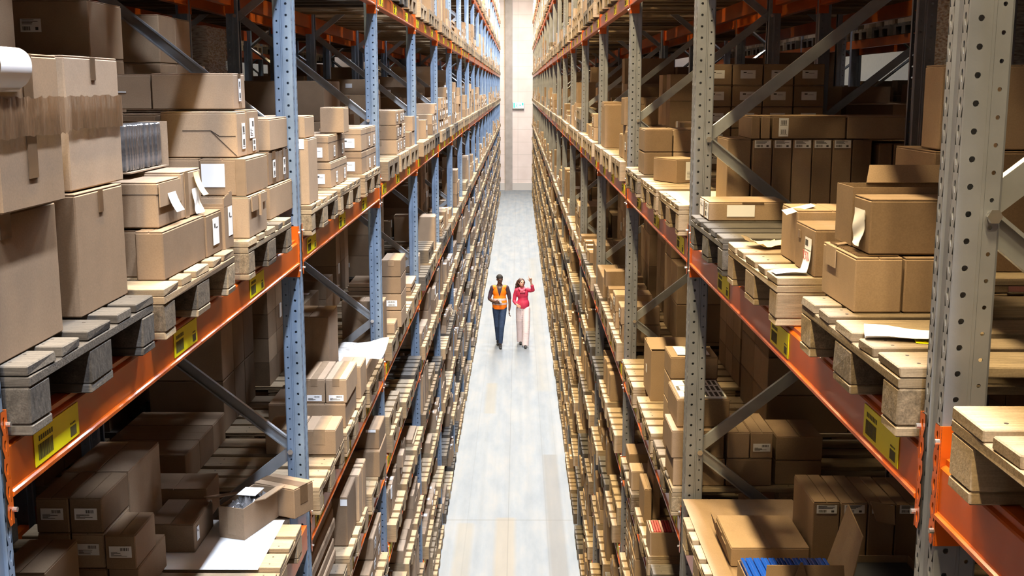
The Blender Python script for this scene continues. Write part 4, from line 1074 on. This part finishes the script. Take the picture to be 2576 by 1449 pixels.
# ------------------------------------------------------------------ the hall
def rect_mask(nt, sep, x0, x1, y0, y1, soft=.03):
    """1 inside a rectangle of the floor"""
    outs = []
    for ch, a, c in ((0, x0, x1), (1, y0, y1)):
        for lo, hi, sgn in ((a - soft, a + soft, 1), (c - soft, c + soft, -1)):
            mr = node(nt, "ShaderNodeMapRange"); mr.inputs["From Min"].default_value = lo; mr.inputs["From Max"].default_value = hi
            mr.inputs["To Min"].default_value = 0 if sgn > 0 else 1; mr.inputs["To Max"].default_value = 1 if sgn > 0 else 0
            link(nt, sep.outputs[ch], mr.inputs["Value"]); outs.append(mr.outputs[0])
    cur = outs[0]
    for q in outs[1:]:
        m = node(nt, "ShaderNodeMath", operation="MULTIPLY"); link(nt, cur, m.inputs[0]); link(nt, q, m.inputs[1]); cur = m.outputs[0]
    return cur
def mix(nt, fac, a, col, amt=1.0):
    m = nt.nodes.new("ShaderNodeMix"); m.data_type = "RGBA"
    mm = node(nt, "ShaderNodeMath", operation="MULTIPLY"); mm.inputs[1].default_value = amt; link(nt, fac, mm.inputs[0]); link(nt, mm.outputs[0], m.inputs[0])
    link(nt, a, m.inputs[6]); m.inputs[7].default_value = (*col, 1); return m.outputs[2]
m, nt, bs = new_mat("polished_concrete_floor")
tc = node(nt, "ShaderNodeTexCoord"); sep = node(nt, "ShaderNodeSeparateXYZ"); link(nt, tc.outputs["Object"], sep.inputs[0])
mp = node(nt, "ShaderNodeMapping"); mp.inputs["Scale"].default_value = (1.6, .35, 1); link(nt, tc.outputs["Object"], mp.inputs["Vector"])
n1 = node(nt, "ShaderNodeTexNoise", Scale=2.2, Detail=7.0, Roughness=.62); link(nt, mp.outputs[0], n1.inputs["Vector"])
base = ramp(nt, n1.outputs["Fac"], [(.28, (.138, .163, .200)), (.5, (.175, .197, .228)), (.72, (.215, .222, .235))]).outputs[0]
mp2 = node(nt, "ShaderNodeMapping"); mp2.inputs["Scale"].default_value = (5, .09, 1); link(nt, tc.outputs["Object"], mp2.inputs["Vector"])
n2 = node(nt, "ShaderNodeTexNoise", Scale=1.6, Detail=3.0); link(nt, mp2.outputs[0], n2.inputs["Vector"])
st = ramp(nt, n2.outputs["Fac"], [(.36, (0, 0, 0)), (.68, (1, 1, 1))]).outputs[0]
cur = mix(nt, st, base, (.11, .112, .118), .22)
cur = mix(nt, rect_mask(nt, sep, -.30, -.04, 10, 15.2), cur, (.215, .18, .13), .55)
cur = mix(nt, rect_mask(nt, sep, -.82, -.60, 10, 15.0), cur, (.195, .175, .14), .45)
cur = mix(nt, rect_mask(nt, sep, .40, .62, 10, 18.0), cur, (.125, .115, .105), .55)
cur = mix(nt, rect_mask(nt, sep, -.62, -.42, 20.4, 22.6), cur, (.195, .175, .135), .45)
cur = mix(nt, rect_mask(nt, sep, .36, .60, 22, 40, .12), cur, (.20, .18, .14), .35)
for x0, x1, c, a in ((-.138, -.128, (.06, .06, .06), .35), (.385, .40, (.08, .08, .08), .22), (-.70, -.688, (.08, .08, .08), .16), (.60, .62, (.09, .09, .09), .12)):
    cur = mix(nt, rect_mask(nt, sep, x0, x1, 5, 62, .004), cur, c, a)
for y in (15.1, 28.4, 41.7, 55.0): cur = mix(nt, rect_mask(nt, sep, -1.2, 1.2, y, y + .03, .01), cur, (.1, .1, .1), .45)
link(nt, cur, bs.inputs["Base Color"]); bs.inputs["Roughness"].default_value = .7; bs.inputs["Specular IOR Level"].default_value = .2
FLOOR = m
m, nt, bs = new_mat("concrete_panel_wall")
tc = node(nt, "ShaderNodeTexCoord"); sep = node(nt, "ShaderNodeSeparateXYZ"); link(nt, tc.outputs["Object"], sep.inputs[0])
n1 = node(nt, "ShaderNodeTexNoise", Scale=1.2, Detail=6.0); link(nt, tc.outputs["Object"], n1.inputs["Vector"])
base = ramp(nt, n1.outputs["Fac"], [(.3, (.52, .445, .44)), (.7, (.60, .53, .53))]).outputs[0]
def joint(nt, sep, ch, period, off, w):
    a = node(nt, "ShaderNodeMath", operation="ADD"); a.inputs[1].default_value = off; link(nt, sep.outputs[ch], a.inputs[0])
    f = node(nt, "ShaderNodeMath", operation="PINGPONG"); f.inputs[1].default_value = period / 2; link(nt, a.outputs[0], f.inputs[0])
    c = node(nt, "ShaderNodeMath", operation="LESS_THAN"); c.inputs[1].default_value = w / 2; link(nt, f.outputs[0], c.inputs[0]); return c.outputs[0]
cur = mix(nt, joint(nt, sep, 2, .72, .1, .03), base, (.36, .33, .32), .5)
cur = mix(nt, joint(nt, sep, 0, 6.0, .02, .025), cur, (.36, .33, .32), .5)
link(nt, cur, bs.inputs["Base Color"]); bs.inputs["Roughness"].default_value = .8
WALL = m
GREYW = plain("side_wall_paint", (.18, .18, .18), .85, noise=.05)
ROOF = plain("roof_sheet", (.12, .12, .12), .8, noise=.05)
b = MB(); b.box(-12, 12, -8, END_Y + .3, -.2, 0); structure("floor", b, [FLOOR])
b = MB(); b.box(-12, 12, END_Y, END_Y + .3, 0, 13); structure("wall_end", b, [WALL])
b = MB(); b.box(-12, 12, -8.3, -8, 0, 13); structure("wall_behind", b, [GREYW])
b = MB(); b.box(-12.3, -12, -8, END_Y, 0, 13); structure("wall_left", b, [GREYW])
b = MB(); b.box(12, 12.3, -8, END_Y, 0, 13); structure("wall_right", b, [GREYW])
b = MB(); b.box(-12.3, 12.3, -8.3, END_Y + .3, 13, 13.3); structure("ceiling", b, [ROOF])
b = MB(); b.box(-.76, -.34, END_Y - .28, END_Y, 0, 13); 
o = structure("column_end", b, [plain("column_concrete", (.27, .245, .24), .8, noise=.12, nscale=3)])
b = MB(); b.box(-12, 12, END_Y - .06, END_Y, 0, .42); structure("baseboard_end", b, [plain("plinth", (.40, .38, .38), .8)])

# exit sign
m, nt, bs = new_mat("lit_green"); bs.inputs["Base Color"].default_value = (.02, .5, .2, 1); bs.inputs["Emission Color"].default_value = (.02, .75, .22, 1); bs.inputs["Emission Strength"].default_value = 1.3
GREEN = m
m, nt, bs = new_mat("lit_white"); bs.inputs["Base Color"].default_value = (.9, .9, .9, 1); bs.inputs["Emission Color"].default_value = (.80, 1, .88, 1); bs.inputs["Emission Strength"].default_value = 1.6
LITW = m
es = thing("exit_sign", "lit green and white exit sign on the end wall beside the column", "sign", (.0, END_Y - .02, 4.86))
b = MB(); b.box(-.33, .33, -.10, 0, -.2, .2); link_obj("housing", b.mesh("sign_housing", [GREYW]), es)
b = MB(); b.box(-.31, .31, -.112, -.10, -.13, .19, 0); link_obj("sign_face", b.mesh("sign_face", [LITW]), es)
b = MB()
b.box(-.29, -.20, -.120, -.113, -.11, .17); b.box(.20, .30, -.120, -.113, .02, .17)                    # green blocks either side
b.box(-.10, -.06, -.120, -.113, .10, .15)                                                                # running figure
b.hexa([(-.14, -.120, -.02), (-.08, -.120, -.02), (-.08, -.113, -.02), (-.14, -.113, -.02), (-.09, -.120, .09), (-.03, -.120, .09), (-.03, -.113, .09), (-.09, -.113, .09)])
b.hexa([(-.20, -.120, -.10), (-.16, -.120, -.10), (-.16, -.113, -.10), (-.20, -.113, -.10), (-.14, -.120, -.02), (-.09, -.120, -.02), (-.09, -.113, -.02), (-.14, -.113, -.02)])
b.hexa([(-.06, -.120, -.10), (-.02, -.120, -.10), (-.02, -.113, -.10), (-.06, -.113, -.10), (-.11, -.120, -.02), (-.07, -.120, -.02), (-.07, -.113, -.02), (-.11, -.113, -.02)])
b.box(.02, .10, -.120, -.113, .02, .06); b.hexa([(.10, -.120, -.02), (.17, -.120, .04), (.17, -.113, .04), (.10, -.113, -.02), (.10, -.120, .10), (.171, -.120, .041), (.171, -.113, .041), (.10, -.113, .10)])
link_obj("pictogram", b.mesh("pictogram", [GREEN]), es)

# ------------------------------------------------------------------ people
def organic(name, prims, mat, voxel=.009, grow=0.0, keep=None, sm=3):
    """tapered limbs and rounded masses fused into one continuous skin"""
    bm = bmesh.new()
    for p in prims:
        if p[0] == "s":                                   # ellipsoid: centre, radii, rotation
            mt = Matrix.Translation(p[1]) @ (p[3].to_matrix().to_4x4() if len(p) > 3 else Matrix()) @ Matrix.Diagonal((*[q + grow for q in p[2]], 1))
            bmesh.ops.create_icosphere(bm, subdivisions=3, radius=1, matrix=mt)
        else:                                             # limb: list of (point, radius) joints
            pts = p[1]
            for (a, ra), (c, rc) in zip(pts, pts[1:]):
                a, c = Vector(a), Vector(c); n = max(2, int((c - a).length / (.5 * min(ra, rc))))
                for i in range(n + 1):
                    t = i / n; bmesh.ops.create_icosphere(bm, subdivisions=2, radius=ra + (rc - ra) * t + grow, matrix=Matrix.Translation(a.lerp(c, t)))
    me = bpy.data.meshes.new(name); bm.to_mesh(me); bm.free()
    o = bpy.data.objects.new(name, me); C.objects.link(o)
    md = o.modifiers.new("r", "REMESH"); md.mode = "VOXEL"; md.voxel_size = voxel
    ms = o.modifiers.new("s", "SMOOTH"); ms.iterations = sm; ms.factor = .5
    dg = bpy.context.evaluated_depsgraph_get(); ev = o.evaluated_get(dg); out = bpy.data.meshes.new_from_object(ev)
    bpy.data.objects.remove(o); bpy.data.meshes.remove(me)
    if keep:
        bm = bmesh.new(); bm.from_mesh(out)
        dead = [f for f in bm.faces if not keep(f.calc_center_median())]
        bmesh.ops.delete(bm, geom=dead, context="FACES"); bm.to_mesh(out); bm.free()
    out.name = name; out.materials.clear(); out.materials.append(mat); smooth(out); return out
E3 = lambda x=0, y=0, z=0: __import__("mathutils").Euler((x, y, z))
def hand(palm, d, side, r=.0085, curl=.5, point=False, thumb=1):
    """palm centre, direction of the fingers d, side axis; four fingers of different lengths and a thumb from the side of the palm"""
    palm, d, side = Vector(palm), Vector(d).normalized(), Vector(side).normalized(); nrm = d.cross(side).normalized()
    out = [("l", [(palm - d * .035 + side * q, .015), (palm + d * .028 + side * q * 1.15, .013)]) for q in (-.02, 0, .02)]
    for k, (off, ln) in enumerate(((-.028, .058), (-.010, .070), (.009, .078), (.027, .072))):
        c = curl * (1 + .1 * k)
        if point and k == 3: c = .05
        elif point: c = 1.5
        a = palm + d * .030 + side * off; b1 = a + (d * math.cos(c * .5) + nrm * math.sin(c * .5)) * ln * .45
        b2 = b1 + (d * math.cos(c * 1.2) + nrm * math.sin(c * 1.2)) * ln * .32; b3 = b2 + (d * math.cos(c * 1.8) + nrm * math.sin(c * 1.8)) * ln * .26
        out.append(("l", [(a, r), (b1, r * .95), (b2, r * .88), (b3, r * .78)]))
    t0 = palm - d * .015 + side * .028 * thumb; t1 = t0 + (d * .6 + side * thumb * .7 + nrm * .3).normalized() * .034; t2 = t1 + (d * .85 + side * thumb * .2 + nrm * .4).normalized() * .028
    out.append(("l", [(t0, r * 1.25), (t1, r * 1.1), (t2, r * .9)])); return out
def head(c, rot, hscale=1.0):
    """head with brow, nose, lips, chin and ears, looking along its own -Y"""
    Rm = rot.to_matrix(); c = Vector(c); P = lambda x, y, z: c + Rm @ Vector((x, y, z)) * hscale
    r = [("s", P(0, .012, .022), (.074 * hscale, .092 * hscale, .088 * hscale), rot), ("s", P(0, -.018, -.035), (.058 * hscale, .066 * hscale, .068 * hscale), rot),
         ("s", P(0, -.052, -.078), (.026, .022, .018), rot), ("s", P(0, -.083, -.020), (.0105, .016, .020), rot), ("s", P(0, -.074, .010), (.050, .014, .009), rot),
         ("s", P(0, -.072, -.052), (.024, .012, .010), rot)]
    for s in (-1, 1): r += [("s", P(s * .075, .012, -.005), (.008, .016, .028), rot), ("s", P(s * .035, -.058, -.025), (.020, .016, .016), rot)]
    return r, P
def eyes(root, P, dark):
    b = bmesh.new()
    for s in (-1, 1):
        bmesh.ops.create_icosphere(b, subdivisions=2, radius=.0105, matrix=Matrix.Translation(P(s * .029, -.070, -.006)))
    me = bpy.data.meshes.new("eyes"); b.to_mesh(me); b.free(); me.materials.append(dark); smooth(me); link_obj("eye", me, root)
def mouth(root, P, mat):
    b = bmesh.new(); bmesh.ops.create_icosphere(b, subdivisions=2, radius=1, matrix=Matrix.Translation(P(0, -.083, -.052)) @ Matrix.Diagonal((.020, .006, .0065, 1)))
    me = bpy.data.meshes.new("mouth"); b.to_mesh(me); b.free(); me.materials.append(mat); smooth(me); link_obj("mouth", me, root)
    for s in (-1, 1):
        m2 = MB(); m2.tube(P(s * .016, -.083, .011), P(s * .046, -.072, .013), .0035, 6); link_obj("eyebrow", m2.mesh("eyebrow", [HAIR1]), root)

SK1 = plain("dark_skin", (.085, .040, .026), .45); SK2 = plain("light_skin", (.52, .27, .19), .5)
VEST = plain("orange_vest_cloth", (1.0, .20, .0), .6); BAND = plain("reflective_tape", (.50, .36, .33), .4)
SHIRT = plain("dark_plum_shirt", (.045, .022, .035), .8); JEANS = plain("navy_jeans", (.016, .035, .085), .8, noise=.3, nscale=40)
SHOE = plain("black_shoes", (.02, .02, .022), .5); HAIR1 = plain("short_black_hair", (.012, .009, .008), .8); HAIR2 = plain("dark_brown_hair", (.05, .018, .012), .6, noise=.4, nscale=60, bump=.6, bscale=90)
BLOUSE = plain("crimson_blouse", (.50, .025, .07), .6, noise=.12, nscale=20); SCARF = plain("rose_cowl", (.62, .10, .15), .7, noise=.2, nscale=30); PANTS = plain("pale_pink_trousers", (.66, .54, .55), .7, noise=.05, nscale=10)
DEV = plain("handheld_device", (.25, .25, .28), .4)
man = tag(link_obj("person", None, None, (-.425, 26.0, 0)), "person in orange hi-vis vest and navy jeans walking, hands at a small device", "person")
rot = E3(.10, 0, .35); hd, P = head((.005, -.01, 1.562), rot, .93)
arms = [("l", [((-.160, .0, 1.370), .050), ((-.205, .01, 1.24), .043), ((-.235, -.01, 1.105), .037), ((-.17, -.10, 1.075), .034), ((-.085, -.165, 1.062), .025)]),
        ("l", [((.160, .0, 1.370), .050), ((.208, .02, 1.23), .043), ((.228, .03, 1.09), .036), ((.232, -.005, .96), .032), ((.222, -.03, .855), .024)])]
torso = [("s", Vector((0, .01, 1.27)), (.150, .100, .165)), ("s", Vector((0, .01, 1.12)), (.136, .098, .22)), ("s", Vector((0, .015, .95)), (.145, .105, .13)), ("l", [((-.125, 0, 1.375), .048), ((.125, 0, 1.375), .048)]), ("l", [((0, .01, 1.38), .06), ((0, 0, 1.50), .050)])]
legs = [("l", [((-.075, .01, .89), .088), ((-.065, .03, .68), .076), ((-.055, .02, .47), .058), ((-.048, .13, .28), .050), ((-.045, .20, .11), .040)]),
        ("l", [((.075, .0, .89), .088), ((.06, -.07, .68), .076), ((.045, -.13, .48), .058), ((.03, -.15, .28), .050), ((.02, -.15, .09), .040)])]
hands = hand((-.055, -.185, 1.06), (1, -.25, -.05), (0, .1, 1), curl=.8, thumb=1) + hand((.218, -.045, .80), (-.05, -.1, -1), (0, 1, 0), curl=.5, thumb=-1)
link_obj("body", organic("man_body", hd + arms + torso + legs + hands, SK1, .0075), man)
eyes(man, P, HAIR1); mouth(man, P, plain("dark_lips", (.10, .03, .025), .5))
link_obj("shirt", organic("man_shirt", torso + [(a[0], a[1][:2] + [((a[1][2][0][0], a[1][2][0][1], a[1][2][0][2] + .03), a[1][2][1])]) for a in arms], SHIRT, .010, .008,
         keep=lambda c: .93 < c.z < 1.455 and not (c.z > 1.37 and abs(c.x) < .07 and c.y < 0)), man)
link_obj("vest", organic("man_vest", torso + [("s", Vector((0, .0, .99)), (.160, .125, .22))], VEST, .0055, .014,
         keep=lambda c: .885 < c.z < 1.43 and abs(c.x) < .165 and not (c.y < .03 and c.z > 1.17 and abs(c.x) < (c.z - 1.17) * .30)), man)
for z0 in (1.085, .985):
    link_obj("reflective_band", organic("band", torso + [("s", Vector((0, .0, .99)), (.160, .125, .22))], BAND, .0075, .018, keep=lambda c: z0 < c.z < z0 + .045), man)
link_obj("jeans", organic("man_jeans", legs + [torso[2]], JEANS, .010, .011, keep=lambda c: .10 < c.z < .98), man)
link_obj("hair", organic("man_hair", [("s", P(0, .020, .040), (.074, .089, .078), rot)], HAIR1, .008, .002, keep=lambda c: c.z > 1.592 or (c.y > .04 and c.z > 1.52)), man)
for x, y, r, zz in ((-.045, .185, -.35, .055), (.02, -.19, -.05, .045)):
    link_obj("shoe", organic("shoe", [("l", [((x, y + .05, zz), .040), ((x + .005, y - .08, zz - .008), .036), ((x + .008, y - .15, zz - .014), .030)])], SHOE, .009, keep=lambda c: c.z > .004), man)
b = MB(); b.cbox(-.03, .03, -.05, .05, 0, .014, .004)
o = link_obj("handheld_device", b.mesh("device", [DEV], fix=True), None, (-.425 + .02, 26.0 - .235, 1.075), (.5, .2, .4)); tag(o, "small grey handheld device held at the waist by the person in the orange vest", "device")

wom = tag(link_obj("person", None, None, (.112, 26.05, 0)), "person in red blouse and pale trousers with long dark hair, pointing upward", "person")
rot = E3(-.28, .22, .45); hd, P = head((-.04, -.02, 1.475), rot, .88)
arms = [("l", [((-.145, .0, 1.30), .045), ((-.185, .02, 1.18), .039), ((-.205, .01, 1.05), .033), ((-.165, -.06, 1.0), .029), ((-.12, -.12, .965), .021)]),
        ("l", [((.12, .0, 1.31), .046), ((.17, -.03, 1.30), .040), ((.225, -.06, 1.315), .035), ((.205, -.10, 1.42), .030), ((.178, -.13, 1.515), .020)])]
torso = [("s", Vector((-.01, .01, 1.21)), (.122, .092, .15)), ("s", Vector((0, .01, 1.07)), (.108, .086, .20)), ("s", Vector((.0, .015, .92)), (.135, .10, .12)), ("l", [((-.10, 0, 1.315), .043), ((.09, 0, 1.32), .043)]), ("l", [((-.01, .01, 1.33), .044), ((-.03, 0, 1.41), .042)])]
legs = [("l", [((-.075, .01, .86), .090), ((-.072, .04, .62), .075), ((-.070, .09, .42), .052), ((-.068, .17, .22), .045), ((-.062, .22, .10), .036)]),
        ("l", [((.075, .0, .86), .090), ((.072, -.06, .62), .075), ((.068, -.11, .44), .052), ((.06, -.15, .24), .045), ((.052, -.16, .08), .036)])]
trous = [("l", [((-.073, .01, .86), .092), ((-.076, .05, .60), .086), ((-.072, .12, .34), .076), ((-.066, .19, .085), .074)]),
         ("l", [((.075, .0, .86), .092), ((.076, -.07, .60), .088), ((.070, -.13, .34), .078), ((.056, -.16, .065), .076)])]
hands = hand((-.095, -.145, .95), (.8, -.5, -.25), (0, .3, 1), curl=.7, r=.0075) + hand((.168, -.14, 1.565), (-.15, -.1, 1), (-1, 0, -.1), curl=.6, r=.0078, point=True)
link_obj("body", organic("woman_body", hd + arms + torso + legs + hands, SK2, .0075), wom)
eyes(wom, P, HAIR1); mouth(wom, P, plain("red_lips", (.35, .04, .05), .4))
link_obj("blouse", organic("woman_blouse", torso + [("s", Vector((0, .01, .97)), (.138, .106, .17))] + [(a[0], a[1][:4]) for a in arms], BLOUSE, .009, .010, keep=lambda c: c.z > .885 and (c.z < 1.36 or c.x > .1)), wom)
link_obj("cowl_scarf", organic("woman_cowl", [("l", [((-.085, -.05, 1.345), .030), ((-.03, -.105, 1.30), .034), ((.04, -.07, 1.345), .030), ((.02, .03, 1.365), .028), ((-.06, .03, 1.365), .028), ((-.085, -.05, 1.345), .030)]), ("l", [((-.05, -.105, 1.27), .026), ((.03, -.10, 1.275), .026)])], SCARF, .009), wom)
link_obj("trousers", organic("woman_trousers", trous + [torso[2]], PANTS, .010, .006, keep=lambda c: .045 < c.z < .965), wom)
hr = [("s", P(0, .028, .034), (.082, .090, .084), rot)]
rr = random.Random(3)
for k in range(15):
    a = -1.7 + k * .23; side = -1 if a < .1 else 1; x0 = -.045 + .074 * math.sin(a); pts = []
    n = 10 if side < 0 else 6
    for j in range(n):
        pts.append(((x0 - .006 * j + .013 * math.sin(j * 1.7 + k * 1.3) - (.012 if side < 0 else 0), .005 + .075 * math.cos(a) * .55 + .012 * math.cos(j * 2.0 + k * 2), 1.505 - j * .027), .020 - .0008 * j + .003 * math.sin(j * 2.5 + k)))
    hr.append(("l", pts))
link_obj("hair", organic("woman_hair", hr, HAIR2, .008, keep=None, sm=2), wom)
for x, y, zz in ((-.06, .20, .052), (.052, -.20, .045)):
    link_obj("shoe", organic("shoe", [("l", [((x, y + .04, zz), .036), ((x + .004, y - .08, zz - .010), .032), ((x + .004, y - .14, zz - .016), .027)])], SHOE, .009, keep=lambda c: c.z > .004), wom)

# ------------------------------------------------------------------ lamps over the aisles
def lamp(x, y, z, col, watt, sx=.22, sy=1.5, tilt=0.0):
    l = bpy.data.lights.new("strip_light", "AREA"); l.shape = "RECTANGLE"; l.size = sx; l.size_y = sy; l.energy = watt; l.color = col
    o = bpy.data.objects.new("strip_light", l); C.objects.link(o); o.location = (x, y, z); o.rotation_euler = (0, tilt, 0); return o
COOL, WARM = (.80, .88, 1.0), (1.0, .765, .40)
for k in range(18):
    y = -6 + 4.0 * k
    lamp(.58, y, 11.7, COOL, 520, tilt=.12)
    lamp(-.50, y + .6, 11.7, WARM, 470, tilt=-.10)
for s in (-1, 1):
    for k in range(4): lamp(s * 4.35, 2 + 9 * k, 11.7, (1, .93, .85), 45)
w = bpy.data.worlds.new("world"); scene.world = w; w.use_nodes = True
w.node_tree.nodes["Background"].inputs[0].default_value = (.8, .85, 1, 1); w.node_tree.nodes["Background"].inputs[1].default_value = .0

# ------------------------------------------------------------------ camera and view
cam = bpy.data.cameras.new("camera"); co = bpy.data.objects.new("camera", cam); C.objects.link(co)
co.location = (0, 0, CAM_H); co.rotation_euler = (math.pi / 2 - PITCH, 0, YAW)
cam.sensor_width = 36; cam.lens = 36 * 2903 / 2576; cam.clip_end = 200; cam.clip_start = .05
scene.camera = co
scene.cycles.diffuse_bounces = 2; scene.cycles.max_bounces = 4; scene.cycles.glossy_bounces = 2
scene.cycles.adaptive_threshold = .06
scene.view_settings.view_transform = "Standard"; scene.view_settings.look = "None"; scene.view_settings.gamma = 1
scene.view_settings.use_curve_mapping = False
scene.view_settings.exposure = 0.5
print("boxes", sum(1 for o in bpy.data.objects if o.name.startswith("cardboard_box")), "objects", len(bpy.data.objects), "recs", len(boxes), len(pallets), len(beams))
